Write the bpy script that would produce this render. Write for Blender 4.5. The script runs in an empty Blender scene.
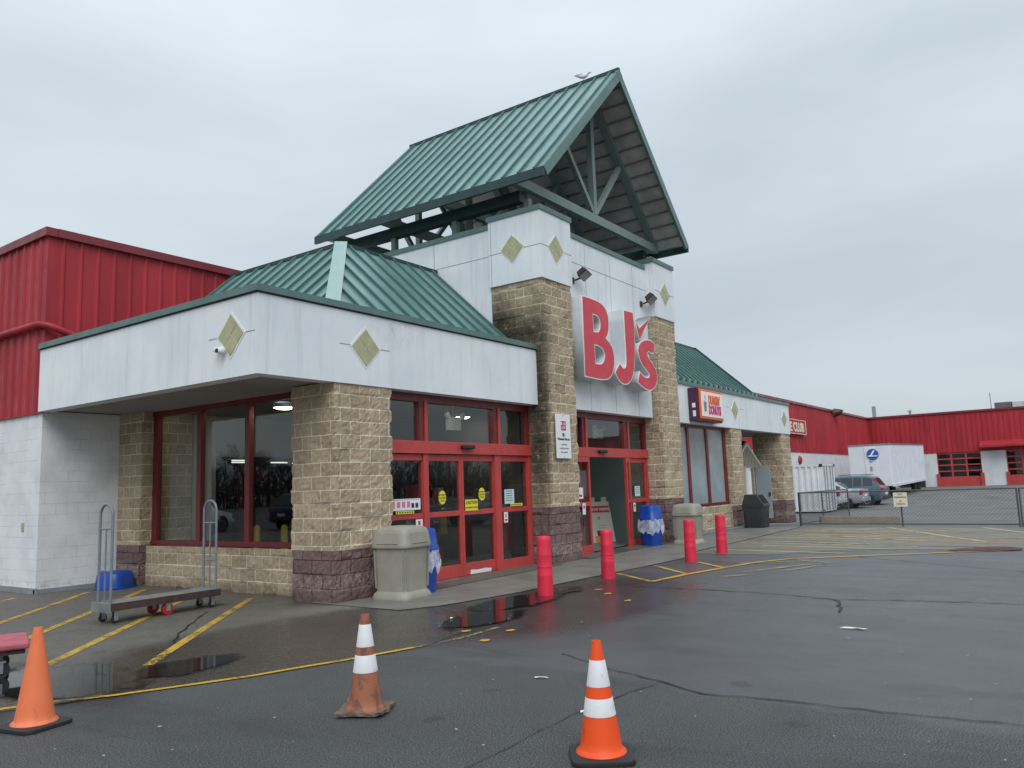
import bpy, bmesh, math, random
from mathutils import Vector, Matrix, noise
random.seed(7)
C = bpy.context.scene.collection
R = math.radians
# ---------------------------------------------------------------- camera
YAW, PITCH, ROLL, FPX, EYE = R(35.5537), R(7.376), R(-1.9972), 800.3, 1.6
fw = Vector((math.cos(YAW)*math.cos(PITCH), math.sin(YAW)*math.cos(PITCH), math.sin(PITCH)))
rt = Vector((math.sin(YAW), -math.cos(YAW), 0)); up = rt.cross(fw)
r2 = rt*math.cos(ROLL)+up*math.sin(ROLL); u2 = -rt*math.sin(ROLL)+up*math.cos(ROLL)
cam = bpy.data.cameras.new('camera'); co = bpy.data.objects.new('camera', cam); C.objects.link(co)
cam.sensor_width = 36; cam.lens = FPX*36/1024; cam.clip_start = .05; cam.clip_end = 1500
m = Matrix((( r2.x, u2.x, -fw.x, 0), (r2.y, u2.y, -fw.y, 0), (r2.z, u2.z, -fw.z, EYE), (0, 0, 0, 1)))
co.matrix_world = m
bpy.context.scene.camera = co
# ---------------------------------------------------------------- overcast sky and soft sun
SUN_EL, SUN_AZ = R(46), R(222)      # azimuth of the sun in the xy plane, counted from +x
W = bpy.data.worlds.new('World'); bpy.context.scene.world = W; W.use_nodes = True
nt = W.node_tree; nt.nodes.clear()
def N(nt, t, **k):
    n = nt.nodes.new(t)
    for a, b in k.items(): setattr(n, a, b)
    return n
wo = N(nt, 'ShaderNodeOutputWorld'); bg = N(nt, 'ShaderNodeBackground'); bg2 = N(nt, 'ShaderNodeBackground'); ad = N(nt, 'ShaderNodeMixShader'); ad.inputs[0].default_value = .9
sky = N(nt, 'ShaderNodeTexSky', sky_type='NISHITA', sun_disc=False); sky.sun_elevation = SUN_EL; sky.sun_rotation = R(90)-SUN_AZ
nt.links.new(sky.outputs[0], bg.inputs[0]); bg.inputs[1].default_value = .05
tc = N(nt, 'ShaderNodeTexCoord'); mp = N(nt, 'ShaderNodeMapping'); mp.inputs['Scale'].default_value = (1, 1, 3.2)
nz = N(nt, 'ShaderNodeTexNoise'); nz.inputs['Scale'].default_value = 1.15; nz.inputs['Detail'].default_value = 5; nz.inputs['Roughness'].default_value = .5
nt.links.new(tc.outputs['Generated'], mp.inputs[0]); nt.links.new(mp.outputs[0], nz.inputs['Vector'])
cr = N(nt, 'ShaderNodeValToRGB'); cr.color_ramp.elements[0].position = .36; cr.color_ramp.elements[0].color = (.47, .54, .59, 1)
cr.color_ramp.elements[1].position = .66; cr.color_ramp.elements[1].color = (.615, .685, .735, 1)
nt.links.new(nz.outputs['Fac'], cr.inputs[0])
sp = N(nt, 'ShaderNodeSeparateXYZ'); nt.links.new(tc.outputs['Generated'], sp.inputs[0])
rp = N(nt, 'ShaderNodeValToRGB'); e = rp.color_ramp.elements      # overcast: brightest overhead
e[0].position = 0; e[0].color = (.72, .71, .71, 1); e[1].position = 1; e[1].color = (1.7, 1.7, 1.7, 1)
x = e.new(.14); x.color = (.84, .84, .84, 1)
x = e.new(.45); x.color = (.98, .98, .98, 1)
nt.links.new(sp.outputs['Z'], rp.inputs[0])
mx = N(nt, 'ShaderNodeMix', data_type='RGBA', blend_type='MULTIPLY'); mx.inputs['Factor'].default_value = 1
nt.links.new(cr.outputs[0], mx.inputs['A']); nt.links.new(rp.outputs[0], mx.inputs['B'])
nt.links.new(mx.outputs['Result'], bg2.inputs[0]); bg2.inputs[1].default_value = 1.17
nt.links.new(bg.outputs[0], ad.inputs[1]); nt.links.new(bg2.outputs[0], ad.inputs[2]); nt.links.new(ad.outputs[0], wo.inputs[0])
sl = bpy.data.lights.new('sun', 'SUN'); sl.energy = 1.3; sl.angle = R(38); sl.color = (1, .985, .96)
so = bpy.data.objects.new('sun', sl); C.objects.link(so)
sd = Vector((math.cos(SUN_AZ)*math.cos(SUN_EL), math.sin(SUN_AZ)*math.cos(SUN_EL), math.sin(SUN_EL)))
so.rotation_euler = sd.to_track_quat('Z', 'Y').to_euler(); so.location = (0, -20, 40)
vs = bpy.context.scene.view_settings; vs.view_transform = 'Standard'; vs.look = 'None'; vs.exposure = .25; vs.gamma = 1; vs.use_curve_mapping = False

# ---------------------------------------------------------------- material helpers
class Mat:
    """small wrapper for building node materials"""
    def __init__(s, name, col=(.5,.5,.5), rough=.6, metal=0, spec=.5):
        s.m = bpy.data.materials.new(name); s.m.use_nodes = True; s.nt = s.m.node_tree
        s.b = s.nt.nodes['Principled BSDF']; s.out = s.nt.nodes['Material Output']
        s.b.inputs['Base Color'].default_value = (*col, 1); s.b.inputs['Roughness'].default_value = rough
        s.b.inputs['Metallic'].default_value = metal; s.b.inputs['Specular IOR Level'].default_value = spec
        s.col = None
    def n(s, t, **k): return N(s.nt, t, **k)
    def l(s, a, b): s.nt.links.new(a, b)
    def pos(s):
        return s.n('ShaderNodeNewGeometry').outputs['Position']
    def uv(s): return s.n('ShaderNodeUVMap').outputs[0]
    def map(s, v, sc=(1,1,1), loc=(0,0,0), rot=(0,0,0)):
        q = s.n('ShaderNodeMapping'); q.inputs['Scale'].default_value = sc; q.inputs['Location'].default_value = loc; q.inputs['Rotation'].default_value = rot
        s.l(v, q.inputs[0]); return q.outputs[0]
    def noise(s, v, sc, det=4, rough=.55, dist=0):
        q = s.n('ShaderNodeTexNoise'); q.inputs['Scale'].default_value = sc; q.inputs['Detail'].default_value = det
        q.inputs['Roughness'].default_value = rough; q.inputs['Distortion'].default_value = dist
        s.l(v, q.inputs['Vector']); return q.outputs['Fac']
    def ramp(s, f, stops):
        q = s.n('ShaderNodeValToRGB'); e = q.color_ramp.elements
        for i, (p, c) in enumerate(stops):
            if isinstance(c, (int, float)): c = (c, c, c)
            el = e[i] if i < 2 else e.new(p)
            el.position = p; el.color = (*c, 1)
        s.l(f, q.inputs[0]); return q.outputs[0]
    def mr(s, f, a, b, c=0, d=1):
        q = s.n('ShaderNodeMapRange', interpolation_type='SMOOTHSTEP'); s.l(f, q.inputs[0])
        for i, v in enumerate((a, b, c, d)): q.inputs[i+1].default_value = v
        return q.outputs[0]
    def math(s, op, a, b=None):
        q = s.n('ShaderNodeMath', operation=op)
        for i, v in enumerate((a, b)):
            if v is None: continue
            if isinstance(v, (int, float)): q.inputs[i].default_value = v
            else: s.l(v, q.inputs[i])
        return q.outputs[0]
    def mix(s, f, a, b, bt='MIX'):
        q = s.n('ShaderNodeMix', data_type='RGBA', blend_type=bt)
        for k, v in (('Factor', f), ('A', a), ('B', b)):
            i = q.inputs[k] if k == 'Factor' else q.inputs[k]
            if isinstance(v, (int, float)): i.default_value = v if k == 'Factor' else (v, v, v, 1)
            elif isinstance(v, tuple): i.default_value = (*v, 1)
            else: s.l(v, i)
        return q.outputs['Result']
    def color(s, c): s.l(c, s.b.inputs['Base Color'])
    def rough(s, c): s.l(c, s.b.inputs['Roughness'])
    def bump(s, h, st=.3, d=.01):
        q = s.n('ShaderNodeBump'); q.inputs['Strength'].default_value = st; q.inputs['Distance'].default_value = d
        s.l(h, q.inputs['Height']); s.l(q.outputs[0], s.b.inputs['Normal'])
    def near(s, p, c, r, sc=(1,1,1)):
        """0..1 closeness of position to a point c with radius r"""
        q = s.n('ShaderNodeVectorMath', operation='SUBTRACT'); s.l(p, q.inputs[0]); q.inputs[1].default_value = c
        t = s.n('ShaderNodeVectorMath', operation='MULTIPLY'); s.l(q.outputs[0], t.inputs[0]); t.inputs[1].default_value = sc
        w = s.n('ShaderNodeVectorMath', operation='LENGTH'); s.l(t.outputs[0], w.inputs[0])
        return s.mr(w.outputs['Value'], 0, r, 1, 0)
def worn(name, col, rough=.5, metal=0, var=.18, sc=3, dirt=None, spec=.5, bump=.0, streak=False):
    M = Mat(name, col, rough, metal, spec); p = M.pos()
    pv = M.map(p, (1, 1, .18)) if streak else p
    f = M.noise(pv, sc, 6, .6)
    lo = tuple(c*(1-var) for c in col) if dirt is None else dirt
    hi = tuple(min(1, c*(1+var*.6)) for c in col)
    M.color(M.ramp(f, [(.3, lo), (.62, hi)]))
    M.rough(M.ramp(M.noise(p, sc*2.3, 3), [(.3, max(.03, rough-.12)), (.7, min(1, rough+.12))]))
    if bump: M.bump(M.noise(p, 60, 3), bump, .003)
    return M.m
def plain(name, col, rough=.5, metal=0, spec=.5): return Mat(name, col, rough, metal, spec).m
def emit(name, col, st):
    M = Mat(name, col); M.b.inputs['Emission Color'].default_value = (*col, 1); M.b.inputs['Emission Strength'].default_value = st; return M.m

def block_mat(name, c1, c2, mortar, ms=.008, bump=.6, stain=None, chalk=False, rough=.85):
    M = Mat(name, c1, rough, spec=.25); uv = M.uv(); p = M.pos()
    warp = M.n('ShaderNodeVectorMath', operation='ADD')
    wn = M.n('ShaderNodeTexNoise'); wn.inputs['Scale'].default_value = 9; M.l(uv, wn.inputs['Vector'])
    sc = M.n('ShaderNodeVectorMath', operation='SCALE'); sc.inputs['Scale'].default_value = .012; M.l(wn.outputs['Color'], sc.inputs[0])
    M.l(uv, warp.inputs[0]); M.l(sc.outputs[0], warp.inputs[1])
    b = M.n('ShaderNodeTexBrick'); b.offset = .5; b.inputs['Scale'].default_value = 1; b.inputs['Brick Width'].default_value = .416
    b.inputs['Row Height'].default_value = .208; b.inputs['Mortar Size'].default_value = ms; b.inputs['Mortar Smooth'].default_value = .3; b.inputs['Bias'].default_value = -.1
    b.inputs['Color1'].default_value = (*c1, 1); b.inputs['Color2'].default_value = (*c2, 1); b.inputs['Mortar'].default_value = (*mortar, 1)
    M.l(warp.outputs[0], b.inputs['Vector'])
    fine = M.noise(p, 55, 5, .7); med = M.noise(p, 14, 5, .65); big = M.noise(p, 1.3, 4)
    c = M.mix(M.mr(fine, .3, .75, 0, .75), b.outputs['Color'], tuple(x*.6 for x in c1), 'MIX')
    c = M.mix(.75, c, M.ramp(med, [(.3, .62), (.7, 1.18)]), 'MULTIPLY')
    c = M.mix(.5, c, M.ramp(big, [(.3, .75), (.7, 1.15)]), 'MULTIPLY')
    c = M.mix(b.outputs['Fac'], c, M.mix(.6, mortar, M.ramp(med, [(.3, .8), (.7, 1.05)]), 'MULTIPLY'))
    if chalk:
        sx = M.n('ShaderNodeSeparateXYZ'); M.l(p, sx.inputs[0])
        band = M.math('MULTIPLY', M.mr(sx.outputs['Z'], .12, .26), M.mr(sx.outputs['Z'], .30, .52, 1, 0))
        f = M.math('MULTIPLY', band, M.mr(M.noise(p, 16, 4, .7, .8), .46, .58))
        c = M.mix(M.math('MULTIPLY', f, .28), c, (.6, .56, .5))
        wet = M.math('MULTIPLY', M.mr(sx.outputs['Z'], .0, .22, 1, 0), M.noise(p, 5, 3))
        c = M.mix(wet, c, (.06, .05, .042))
    if stain:
        for cc, r, sc3 in stain:
            f = M.math('MULTIPLY', M.near(p, cc, r, sc3), M.mr(M.noise(p, 7, 6, .75), .28, .48))
            c = M.mix(M.math('MULTIPLY', f, .93), c, (.022, .02, .014))
    M.color(c)
    h = M.math('ADD', M.math('MULTIPLY', M.math('SUBTRACT', 1, b.outputs['Fac']), .9), M.math('ADD', M.math('MULTIPLY', fine, .35), M.math('MULTIPLY', med, .9)))
    M.bump(h, bump, .02)
    return M.m
def glass_mat(name, tint=(.80,.84,.84), refl=1.0, rough=0.0):
    M = Mat(name); t = M.n('ShaderNodeBsdfTransparent'); t.inputs[0].default_value = (*tint, 1)
    g = M.n('ShaderNodeBsdfGlossy'); g.inputs['Roughness'].default_value = rough; g.inputs['Color'].default_value = (refl, refl, refl, 1)
    ge = M.n('ShaderNodeNewGeometry'); dt = M.n('ShaderNodeVectorMath', operation='DOT_PRODUCT'); M.l(ge.outputs['Incoming'], dt.inputs[0]); M.l(ge.outputs['Normal'], dt.inputs[1])
    f = M.math('POWER', M.math('SUBTRACT', 1.0, M.math('ABSOLUTE', dt.outputs['Value'])), 5); f = M.math('ADD', .05, M.math('MULTIPLY', f, .9))
    x = M.n('ShaderNodeMixShader'); M.l(f, x.inputs[0]); M.l(t.outputs[0], x.inputs[1]); M.l(g.outputs[0], x.inputs[2])
    M.l(x.outputs[0], M.out.inputs['Surface']); return M.m

# ---------------------------------------------------------------- materials
M_TAN = block_mat('tan_split_block', (.56,.445,.31), (.37,.29,.195), (.74,.67,.54), stain=[((13.7,9.6,4.8), 1.25, (1.6,.9,1.5)), ((13.7,10.1,5.15), .8, (1,1,.9)), ((13.68,9.1,3.8), 1.3, (4,2.2,.55)), ((13.66,9.2,2.3),1.3,(5,2.2,.6))], chalk=True)
M_MAROON = block_mat('maroon_split_block', (.25,.165,.155), (.165,.112,.108), (.05,.036,.035), chalk=True)
def white_block():
    M = Mat('white_painted_block', (.74,.76,.78), .55, spec=.4); uv = M.uv(); p = M.pos()
    b = M.n('ShaderNodeTexBrick'); b.offset = .5; b.inputs['Scale'].default_value = 1; b.inputs['Brick Width'].default_value = .4
    b.inputs['Row Height'].default_value = .2; b.inputs['Mortar Size'].default_value = .005; b.inputs['Mortar Smooth'].default_value = .8
    M.l(uv, b.inputs['Vector'])
    joint = M.mr(M.noise(p, 2.2, 3), .38, .6)
    jf = M.math('MULTIPLY', b.outputs['Fac'], joint)
    c = M.ramp(M.noise(p, 1.6, 6, .6), [(.28, (.60,.625,.65)), (.6, (.77,.785,.80))])
    c = M.mix(M.mr(M.noise(M.map(p, (1,1,.25)), 5, 5, .7), .55, .8, 0, .35), c, (.5,.5,.49))
    c = M.mix(M.math('MULTIPLY', jf, .8), c, (.36,.38,.41))
    sx = M.n('ShaderNodeSeparateXYZ'); M.l(p, sx.inputs[0])
    c = M.mix(M.math('MULTIPLY', M.mr(sx.outputs['Z'], .05, .3, 1, 0), M.mr(M.noise(p, 7, 4, .7), .5, .75)), c, (.36,.32,.27))
    M.color(c); M.bump(M.math('ADD', M.math('MULTIPLY', b.outputs['Fac'], -1), M.math('MULTIPLY', M.noise(p, 45, 4), .5)), .35, .012)
    return M.m
M_WHITEBLOCK = white_block()
def stucco():
    M = Mat('white_stucco', (.74,.77,.8), .8, spec=.2); p = M.pos()
    c = M.ramp(M.noise(p, .9, 6, .6), [(.25, (.65,.69,.735)), (.65, (.79,.815,.84))])
    s = M.noise(M.map(p, (1,1,.06)), 5.5, 6, .7)
    c = M.mix(M.mr(s, .48, .74, 0, .38), c, (.46,.48,.50))
    c = M.mix(M.math('MULTIPLY', M.mr(M.noise(M.map(p, (1,1,.12)), 2.1, 5, .7), .52, .7), .26), c, (.5,.5,.5))
    c = M.mix(M.math('MULTIPLY', M.near(p, (9.6,9.15,4.4), .8, (1,1,1.4)), M.mr(M.noise(p, 6, 5, .7), .45, .65, 0, .5)), c, (.36,.36,.36))
    M.color(c); M.bump(M.noise(p, 120, 3), .12, .003); return M.m
M_STUCCO = stucco()
M_SOFFIT = worn('soffit_board', (.30,.285,.27), .85, var=.12, sc=.8)
M_TILE = worn('tan_tile', (.40,.395,.225), .35, var=.15, sc=6)
M_WTRIM = worn('white_trim', (.74,.76,.76), .5, var=.1, sc=5)
M_RED = worn('red_metal_siding', (.37,.029,.038), .45, var=.26, sc=1.2, streak=True, spec=.3)
M_REDTRIM = worn('red_metal_trim', (.20,.022,.030), .38, var=.15, sc=1.2)
M_FRAME = worn('red_painted_frame', (.46,.055,.05), .45, var=.14, sc=4)
M_FRAMEDK = worn('dark_red_frame', (.155,.016,.018), .42, var=.12, sc=4)
M_GREEN = worn('green_metal_roof', (.125,.235,.222), .28, var=.16, sc=.9, streak=False, spec=.6)
M_SEAM = worn('green_roof_seam', (.07,.15,.145), .4, var=.1, sc=1)
M_HIPCAP = worn('pale_green_cap', (.24,.36,.34), .35, var=.08, sc=2)
M_GRTRIM = worn('green_trim', (.10,.175,.162), .45, var=.15, sc=2)
M_GRDK = worn('dark_green_steel', (.02,.05,.05), .5, var=.2, sc=2)
M_STEELG = worn('grey_green_truss_paint', (.19,.25,.235), .5, var=.12, sc=2)
M_DECK = worn('roof_underside_deck', (.50,.485,.465), .7, var=.3, sc=1.4)
M_BLACK = plain('black_rubber', (.018,.018,.02), .6)
M_DKGAP = plain('dark_joint', (.26,.27,.28), .9)
M_GLASS = glass_mat('window_glass')
M_GLASSDK = glass_mat('tinted_glass', (.35,.38,.38))
M_STEEL = worn('galvanised_steel', (.33,.36,.38), .42, .7, .2, 8)
M_GREYPAINT = worn('grey_painted_tube', (.17,.21,.25), .4, .1, .15, 8)
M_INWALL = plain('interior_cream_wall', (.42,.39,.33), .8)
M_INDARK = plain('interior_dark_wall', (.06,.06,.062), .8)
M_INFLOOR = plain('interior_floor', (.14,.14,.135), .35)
M_LAMP = emit('lamp_glow', (1, .84, .55), 16)
M_FILL = emit('added_fill_glow', (1, .96, .85), 7)  # glow of the added, unseen fill strips that brighten the interior
M_PAPER = plain('white_paper', (.78,.78,.8), .6)
M_YELLOW = plain('yellow_sticker', (.78,.68,.03), .5)
M_INK = plain('dark_ink', (.03,.03,.035), .6)
M_REDINK = plain('red_ink', (.55,.03,.05), .6)
M_BLUE = worn('blue_plastic', (.006,.06,.36), .4, var=.12, sc=5)
M_TAUPE = worn('taupe_plastic', (.30,.285,.235), .55, var=.13, sc=3.5, bump=.15)
M_CHARCOAL = worn('charcoal_plastic', (.035,.036,.04), .5, var=.2, sc=5)
M_ORANGE = worn('orange_cone_plastic', (.85,.15,.04), .5, var=.14, sc=6)
M_BOLLARD = worn('red_bollard_sleeve', (.66,.02,.055), .5, var=.28, sc=7, streak=True)
M_WHITEPAINT = worn('white_vehicle_paint', (.72,.75,.78), .38, var=.08, sc=2)
M_BRONZE = worn('bronze_metal', (.06,.045,.035), .45, .3, .2, 5)
def asphalt():
    M = Mat('wet_asphalt', (.05,.05,.053), .6, spec=.5); p = M.pos()
    sx = M.n('ShaderNodeSeparateXYZ'); M.l(p, sx.inputs[0])
    fine = M.noise(p, 90, 4, .9); grit = M.noise(p, 140, 2, .9); med = M.noise(p, 30, 4, .7); big = M.noise(p, .35, 5, .6); mid = M.noise(p, 1.5, 5, .6)
    old = M.mr(M.math('ADD', sx.outputs['X'], M.math('MULTIPLY', M.noise(p, .9, 4), .9)), 6.35, 6.6)      # coarse near patch -> smoother newer surface
    c = M.mix(old, M.ramp(fine, [(.42, (.004,.0045,.005)), (.5, (.027,.028,.029)), (.59, (.17,.175,.172))]), M.ramp(fine, [(.4, (.014,.015,.017)), (.5, (.052,.053,.057)), (.6, (.16,.162,.168))]))
    c = M.mix(M.mr(grit, .63, .70, 0, .6), c, (.24,.24,.23))
    c = M.mix(.5, c, M.ramp(med, [(.3, .7), (.7, 1.25)]), 'MULTIPLY')
    c = M.mix(.8, c, M.ramp(big, [(.3, .82), (.7, 1.2)]), 'MULTIPLY')
    c = M.mix(.5, c, M.ramp(mid, [(.3, .75), (.7, 1.2)]), 'MULTIPLY')
    st = M.mr(M.noise(M.map(p, (1,.45,1), rot=(0,0,.5)), .8, 5, .65, .6), .53, .66, 0, .42); c = M.mix(st, c, (.016,.016,.017))
    lt = M.mr(M.noise(M.map(p, (.35,1,1), rot=(0,0,.25)), .55, 6, .7), .56, .7, 0, .3); c = M.mix(lt, c, (.11,.112,.115))
    sp_ = M.mr(M.noise(p, 2.6, 2, .4), .70, .74, 0, .5); c = M.mix(sp_, c, (.015,.015,.015))
    wz = M.math('MAXIMUM', M.near(p, (9.6,5.9,0), 2.4, (.5,1.15,1)), M.near(p, (3.2,7.6,0), 1.8, (1,.9,1)))
    wet = M.mr(M.math('ADD', wz, M.math('MULTIPLY', mid, .35)), .32, .72)
    c = M.mix(M.math('MULTIPLY', wet, .5), c, (.014,.014,.014))
    M.color(c)
    dry = M.mix(old, M.ramp(med, [(.3,.56), (.7,.74)]), M.ramp(M.math('ADD', M.math('MULTIPLY', big, .6), M.math('MULTIPLY', M.noise(M.map(p, (1,.3,1)), 1.3, 5), .4)), [(.42,.33), (.6,.52)]))
    M.rough(M.mix(wet, dry, M.ramp(med, [(.3,.14), (.7,.28)])))
    M.bump(M.math('ADD', fine, M.math('MULTIPLY', med, .6)), .5, .006)
    return M.m
M_ASPHALT = asphalt()
def apron():
    M = Mat('worn_wet_concrete', (.12,.115,.1), .6); p = M.pos()
    fine = M.noise(p, 100, 3, .85); med = M.noise(p, 26, 4, .7); big = M.noise(p, .7, 6, .62); mid = M.noise(p, 3, 5, .7)
    c = M.ramp(fine, [(.35, (.036,.032,.027)), (.5, (.098,.089,.075)), (.66, (.25,.235,.2))])
    c = M.mix(.6, c, M.ramp(med, [(.3, .7), (.7, 1.25)]), 'MULTIPLY')
    c = M.mix(.8, c, M.ramp(mid, [(.3, .75), (.7, 1.2)]), 'MULTIPLY')
    # wet and darker towards the lot, lighter dry patch by the pillar
    sx = M.n('ShaderNodeSeparateXYZ'); M.l(p, sx.inputs[0])
    d = M.math('ADD', M.math('SUBTRACT', M.math('MULTIPLY', sx.outputs['X'], -.93), M.math('MULTIPLY', sx.outputs['Y'], -.0)), 0)
    wet = M.mr(M.math('ADD', M.near(p, (6.3,7.2,0), 3.2, (.55,1.15,1)), M.math('MULTIPLY', big, .35)), .42, .72)
    wet = M.math('MAXIMUM', wet, M.mr(big, .56, .66, 0, .7))
    c = M.mix(M.near(p, (8.0,8.45,0), 1.3, (.8,1,1)), c, M.mix(.5, c, (.26,.25,.225)))
    c = M.mix(M.math('MULTIPLY', wet, .62), c, (.026,.022,.018))
    M.color(c)
    M.rough(M.mix(wet, M.ramp(med, [(.3,.5), (.7,.75)]), M.ramp(med, [(.3,.14), (.7,.32)])))
    M.bump(M.math('ADD', fine, M.math('MULTIPLY', med, .8)), .35, .005)
    return M.m
M_APRON = apron()
def pale():
    M = Mat('pale_worn_concrete', (.2,.185,.15), .7); p = M.pos()
    c = M.ramp(M.noise(p, 90, 3, .8), [(.33, (.09,.082,.066)), (.68, (.24,.22,.18))])
    c = M.mix(.8, c, M.ramp(M.noise(M.map(p, (1,.35,1)), 1.2, 6, .65), [(.3, .62), (.7, 1.15)]), 'MULTIPLY')
    M.color(c); M.rough(M.ramp(M.noise(p, 2, 4), [(.3,.45), (.7,.7)])); M.bump(M.noise(p, 90, 3), .3, .004); return M.m
M_PALE = pale()
M_LOT = worn('dry_grey_asphalt', (.135,.135,.13), .8, var=.3, sc=.5)
def walk():
    M = Mat('sidewalk_concrete', (.2,.2,.19), .7); p = M.pos()
    c = M.ramp(M.noise(p, 120, 3, .8), [(.33, (.105,.10,.088)), (.68, (.29,.275,.245))])
    c = M.mix(.8, c, M.ramp(M.noise(p, 1.2, 6, .65), [(.3, .62), (.7, 1.15)]), 'MULTIPLY')
    M.color(c); M.rough(M.ramp(M.noise(p, 2, 4), [(.3,.3), (.7,.65)])); M.bump(M.noise(p, 120, 3), .3, .004); return M.m
M_WALK = walk()
def paint(name, col, wear):
    M = Mat(name, col, .6); p = M.pos()
    f = M.mr(M.math('ADD', M.math('MULTIPLY', M.noise(p, 26, 5, .75), .6), M.math('MULTIPLY', M.noise(p, 3, 3), .4)), wear-.05, wear+.07)
    M.color(M.mix(M.noise(p, 60, 3), col, tuple(c*.62 for c in col)))
    t = M.n('ShaderNodeBsdfTransparent'); x = M.n('ShaderNodeMixShader')
    M.l(f, x.inputs[0]); M.l(t.outputs[0], x.inputs[1]); M.l(M.b.outputs[0], x.inputs[2]); M.l(x.outputs[0], M.out.inputs['Surface']); return M.m
M_YLINE = paint('fresh_yellow_paint', (.64,.37,.02), .41)
M_YWORN = paint('worn_yellow_paint', (.60,.37,.05), .445)
M_YPALE = paint('pale_yellow_paint', (.60,.50,.27), .42)
M_CRACK = paint('crack_filler', (.012,.012,.012), .41)
M_STAIN = paint('red_wet_stain', (.11,.005,.01), .44)
M_YFAINT = paint('faint_yellow_paint', (.38,.32,.16), .49)
def puddle_mat(name, blobs):
    M = Mat(name, (.014,.013,.012), .04, spec=.6); p = M.pos(); f = None
    for c, rr, sc in blobs:
        q = M.near(p, c, rr, sc); f = q if f is None else M.math('MAXIMUM', f, q)
    f = M.mr(M.math('ADD', f, M.math('MULTIPLY', M.math('SUBTRACT', M.noise(p, 3.5, 6, .7), .5), 1.1)), .16, .42)
    f = M.math('MULTIPLY', f, M.mr(M.noise(p, 45, 3, .7), .25, .42, .35, 1))
    t = M.n('ShaderNodeBsdfTransparent'); x = M.n('ShaderNodeMixShader')
    M.l(f, x.inputs[0]); M.l(t.outputs[0], x.inputs[1]); M.l(M.b.outputs[0], x.inputs[2]); M.l(x.outputs[0], M.out.inputs['Surface']); return M.m
M_PUD1 = puddle_mat('puddle_water', [((3.7,7.75,0), 1.15, (1.3,.8,1)), ((4.6,7.25,0), .6, (.7,1.2,1)), ((3.1,8.2,0), .8, (1,.8,1))])
M_PUD2 = puddle_mat('puddle_water_by_door', [((9.4,6.75,0), 1.2, (.75,1.9,1)), ((8.0,6.3,0), 1.0, (.9,1.7,1)), ((10.6,6.8,0), .7, (1,1.5,1))])
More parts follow.
